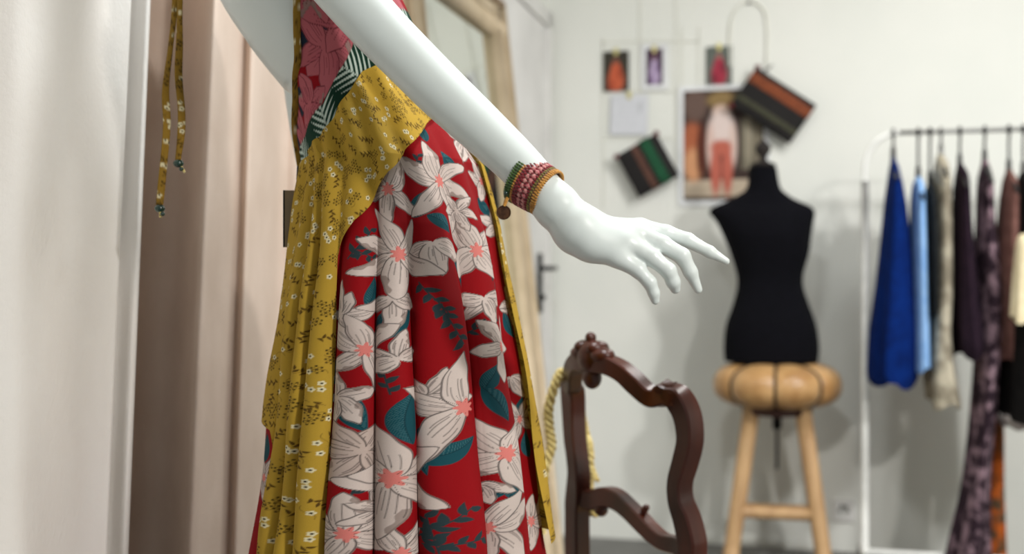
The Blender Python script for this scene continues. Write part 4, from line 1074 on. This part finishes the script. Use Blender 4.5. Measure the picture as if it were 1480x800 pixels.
# ------------------------------------------------------------------ pictures, swatch bags and wires on the back wall
def wq(px0, py0, px1, py1, off=.006):       # wall rectangle: centre, half u, half v
    a = back_pt(px0, py0, off); b = back_pt(px1, py1, off); c = (a+b)/2
    return c, abs(np.dot(b-a, E1))/2, abs(b[2]-a[2])/2
def picture(name, rect, paint, label, cat='photo', rot=0.0, border=None, th=.003, group=None, off=.008, n=(60, 80), clip=None):
    c, hu, hv = wq(*rect, off=off); u = E1*math.cos(rot)+EZ*math.sin(rot); v = -E1*math.sin(rot)+EZ*math.cos(rot)
    root = thing(name, label, cat, tuple(c), group)
    if border is not None:
        box('mount', c, u*(hu+border), E2*th*.5, v*(hv+border), M['paper'], root, .0006)
    gu, gv = np.meshgrid(np.linspace(-1, 1, n[0]), np.linspace(-1, 1, n[1]), indexing='ij')
    front = c-E2*(th*.5+.0012)
    V = front+gu[..., None]*u*hu+gv[..., None]*v*hv
    Vb = front+E2*th*.6+gu[..., None]*u*hu+gv[..., None]*v*hv
    nn = n[0]*n[1]; f1 = grid_faces(*n); f2 = grid_faces(*n)[:, ::-1]+nn
    ring = [i*n[1] for i in range(n[0])]+[(n[0]-1)*n[1]+j for j in range(1, n[1])]+[i*n[1]+n[1]-1 for i in range(n[0]-2, -1, -1)]+[j for j in range(n[1]-2, 0, -1)]
    side = np.array([[ring[k], ring[(k+1) % len(ring)], ring[(k+1) % len(ring)]+nn, ring[k]+nn] for k in range(len(ring))])
    me = mesh_from('print', np.concatenate([V.reshape(-1, 3), Vb.reshape(-1, 3)]), np.concatenate([f1, f2, side]), False)
    fixn(me); C = paint(gu, gv).reshape(-1, 3); setcol(me, np.concatenate([C, C]))
    put('print', me, M['photo'], root)
    if clip: 
        q = front+v*hv*.97-E2*.002
        box('clip', q, u*.008, E2*.005, v*.014, M['clip'], root, .001)
    return root
M['paper'] = mat('white_paper', (226, 228, 230), .8, None, 8); M['photo'] = mat_print('photo_print', .5, 0, 0, 60); M['clip'] = mat('yellow_clip', (214, 204, 140), .6, None, 20)
def canvas(base):
    def mk(gu): return np.tile(lin(base), gu.shape+(1,))
    return mk
def bl(C, gu, gv, x, y, rx, ry, col, a=1.0, soft=.25):
    r = np.sqrt(((gu-x)/rx)**2+((gv-y)/ry)**2); m_ = np.clip((1+soft-r)/(2*soft), 0, 1)[..., None]*a; C[:] = C*(1-m_)+lin(col)*m_
def rc(C, gu, gv, x0, x1, y0, y1, col, a=1.0):
    m_ = ((gu > x0)*(gu < x1)*(gv > y0)*(gv < y1))[..., None]*a; C[:] = C*(1-m_)+lin(col)*m_
def paint_big(gu, gv):
    C = canvas((58, 44, 40))(gu)
    rc(C, gu, gv, -1, 1, -1, -.62, (184, 168, 148)); rc(C, gu, gv, -1, 1, -1, -.93, (70, 56, 48))
    bl(C, gu, gv, -.78, .05, .28, .38, (168, 96, 66)); bl(C, gu, gv, -.75, -.35, .25, .3, (206, 150, 110)); bl(C, gu, gv, -.7, .75, .3, .3, (104, 84, 76)); bl(C, gu, gv, -.55, -.1, .12, .5, (88, 44, 32))
    rc(C, gu, gv, .42, 1, -.45, .5, (104, 98, 84)); bl(C, gu, gv, .62, .1, .1, .5, (146, 138, 120)); bl(C, gu, gv, .85, .1, .1, .55, (120, 112, 96))
    bl(C, gu, gv, -.05, .82, .36, .15, (140, 116, 76)); bl(C, gu, gv, -.05, .6, .22, .13, (206, 178, 162))
    bl(C, gu, gv, -.05, .3, .30, .32, (222, 204, 198)); bl(C, gu, gv, -.32, .0, .10, .4, (214, 186, 176)); bl(C, gu, gv, .24, .0, .10, .4, (214, 190, 180))
    bl(C, gu, gv, -.05, -.05, .26, .14, (186, 102, 84))
    for sx_ in (-.19, .10): bl(C, gu, gv, sx_, -.45, .13, .45, (186, 100, 84))
    return C
def paint_fig(bgc, fig, head, acc):
    def f(gu, gv):
        C = canvas(bgc)(gu); bl(C, gu, gv, 0, -.45, .62, .6, fig); bl(C, gu, gv, 0, .05, .4, .45, fig); bl(C, gu, gv, -.02, .52, .2, .18, head); bl(C, gu, gv, .3, -.1, .2, .3, acc, .7); bl(C, gu, gv, -.4, -.7, .3, .3, acc, .6); return C
    return f
picture('photo', (988, 132, 1104, 288), paint_big, 'large photo of a standing figure in orange trousers on the back wall', 'photo', border=.02, n=(80, 110))
picture('photo', (872, 75, 909, 131), paint_fig((62, 58, 50), (196, 96, 66), (126, 84, 70), (150, 64, 44)), 'small photo of a figure in orange, pinned above the blank paper', clip=True)
picture('photo', (934, 71, 958, 122), paint_fig((72, 50, 72), (186, 168, 200), (120, 84, 84), (96, 66, 110)), 'narrow photo in purple tones with white border on the wall', border=.02, clip=True)
picture('photo', (1021, 68, 1058, 122), paint_fig((98, 104, 98), (160, 52, 70), (150, 110, 100), (104, 34, 48)), 'small photo of a figure in crimson above the large photo', clip=True)
def paint_paper(gu, gv):
    C = canvas((212, 214, 220))(gu)
    for y in (.5, .25, 0, -.25, -.5): rc(C, gu, gv, -.7, .6, y-.015, y+.015, (196, 198, 206), .6)
    bl(C, gu, gv, .6, .4, .12, .3, (178, 180, 184), .6); return C
picture('paper_sheet', (882, 138, 936, 194), paint_paper, 'blank white paper sheet below the small orange photo', 'paper', rot=-.03, clip=True)
def swatch(px, py, hu, hv, rot, cols, label, off=.05):
    c = back_pt(px, py, off); u = E1*math.cos(rot)+EZ*math.sin(rot); v = -E1*math.sin(rot)+EZ*math.cos(rot)
    root = thing('woven_clutch', label, 'bag', tuple(c))
    n = 24; gu, gv = np.meshgrid(np.linspace(-1, 1, n), np.linspace(-1, 1, n), indexing='ij'); puff = .016*(1-gu**4)*(1-gv**4)
    Vf = c+gu[..., None]*u*hu+gv[..., None]*v*hv-E2*(puff+.006)[..., None]; Vb = c+gu[..., None]*u*hu+gv[..., None]*v*hv+E2*(puff*.5+.006)[..., None]
    nn = n*n; ring = [i*n for i in range(n)]+[(n-1)*n+j for j in range(1, n)]+[i*n+n-1 for i in range(n-2, -1, -1)]+[j for j in range(n-2, 0, -1)]
    side = np.array([[ring[k], ring[(k+1) % len(ring)], ring[(k+1) % len(ring)]+nn, ring[k]+nn] for k in range(len(ring))])
    put('body', fixn(mesh_from('body', np.concatenate([Vf.reshape(-1, 3), Vb.reshape(-1, 3)]), np.concatenate([grid_faces(n, n), grid_faces(n, n)[:, ::-1]+nn, side]))), M['clutch'], root)
    for a, b, col in cols:          # woven stripe: raised strip following the puffed front
        gu, gv = np.meshgrid(np.linspace(a, b, 6), np.linspace(-.995, .995, 20), indexing='ij'); puff = .016*(1-gu**4)*(1-gv**4)
        Vs = c+gu[..., None]*u*hu+gv[..., None]*v*hv-E2*(puff+.0085)[..., None]; Vk = Vs+E2*.002
        m_ = mat('woven_stripe', col, .9, [q*.75 for q in col], 90, .3, 200)
        q1 = grid_faces(6, 20); put('stripe', fixn(mesh_from('stripe', np.concatenate([Vs.reshape(-1, 3), Vk.reshape(-1, 3)]), np.concatenate([q1, q1[:, ::-1]+120]))), m_, root)
    for gx in (-1, 1):
        q = c+u*hu*gx+v*hv*.96; V, Fc = ball_vf(q-E2*.006, (.012, .01, .012), 6, 8); put('tassel', mesh_from('tassel', V, Fc), M['tassel'], root)
    top_ = c+v*hv+E2*.0
    tube('hanging_loop', [c+u*hu*.2+v*hv*.98, back_pt(px, py, .02)+EZ*(max(hu, hv)+.02), c-u*hu*.2+v*hv*.98], .002, M['seam'], root, n=6)
    return root
M['clutch'] = mat('black_weave', (26, 22, 22), .9, (16, 14, 14), 90, .3, 200); M['tassel'] = mat('crimson_thread', (96, 30, 32), .9, None, 60)
k_ = back_pt(940, 238, .05)[1]/F
swatch(936, 239, 33*k_, 35*k_, .50, [(-.28, .02, (96, 62, 50)), (.18, .62, (14, 82, 50))], 'black woven clutch with green and brown stripes, tilted below the paper sheet')
swatch(1117, 152, 32*k_, 50*k_, .96, [(-.60, -.36, (70, 70, 52)), (.30, .78, (132, 66, 34))][::1], 'dark woven clutch with orange and olive stripes, overlapping the large photo')
# white wire hooks and strings
wr = thing('wire_photo_grid', 'cream wire photo grid hanging on the back wall behind the pictures', 'photo grid', tuple(back_pt(930, 150, .004)))
for x in (872, 925, 977): tube('upright_wire', [back_pt(x, 56 if x == 872 else -60, .004), back_pt(x, 300 if x == 872 else 260, .004)], .0019, M['wire'], wr, n=6)
for x in (1010, 985): tube('upright_wire', [back_pt(x, 40, .004), back_pt(x, 130, .004)], .0019, M['wire'], wr, n=6)
for y in (60, 132, 200): tube('cross_wire', [back_pt(868, y, .004), back_pt(1012, y, .004)], .0018, M['wire'], wr, n=6)
hk = thing('wire_hoop', 'cream wire hoop hung on the wall above the crimson photo', 'wire hoop', tuple(back_pt(1083, 40, .01)))
tube('hoop', [back_pt(x, y, .01) for x, y in ((1056, 95), (1055, 50), (1060, 20), (1075, 4), (1092, 4), (1106, 18), (1109, 50), (1108, 95))], .0034, M['wire'], hk, n=8)
V, Fc = ball_vf(back_pt(1083, 3, .01), (.008, .008, .008), 6, 8); put('nail', mesh_from('nail', V, Fc), M['rackg'], hk)
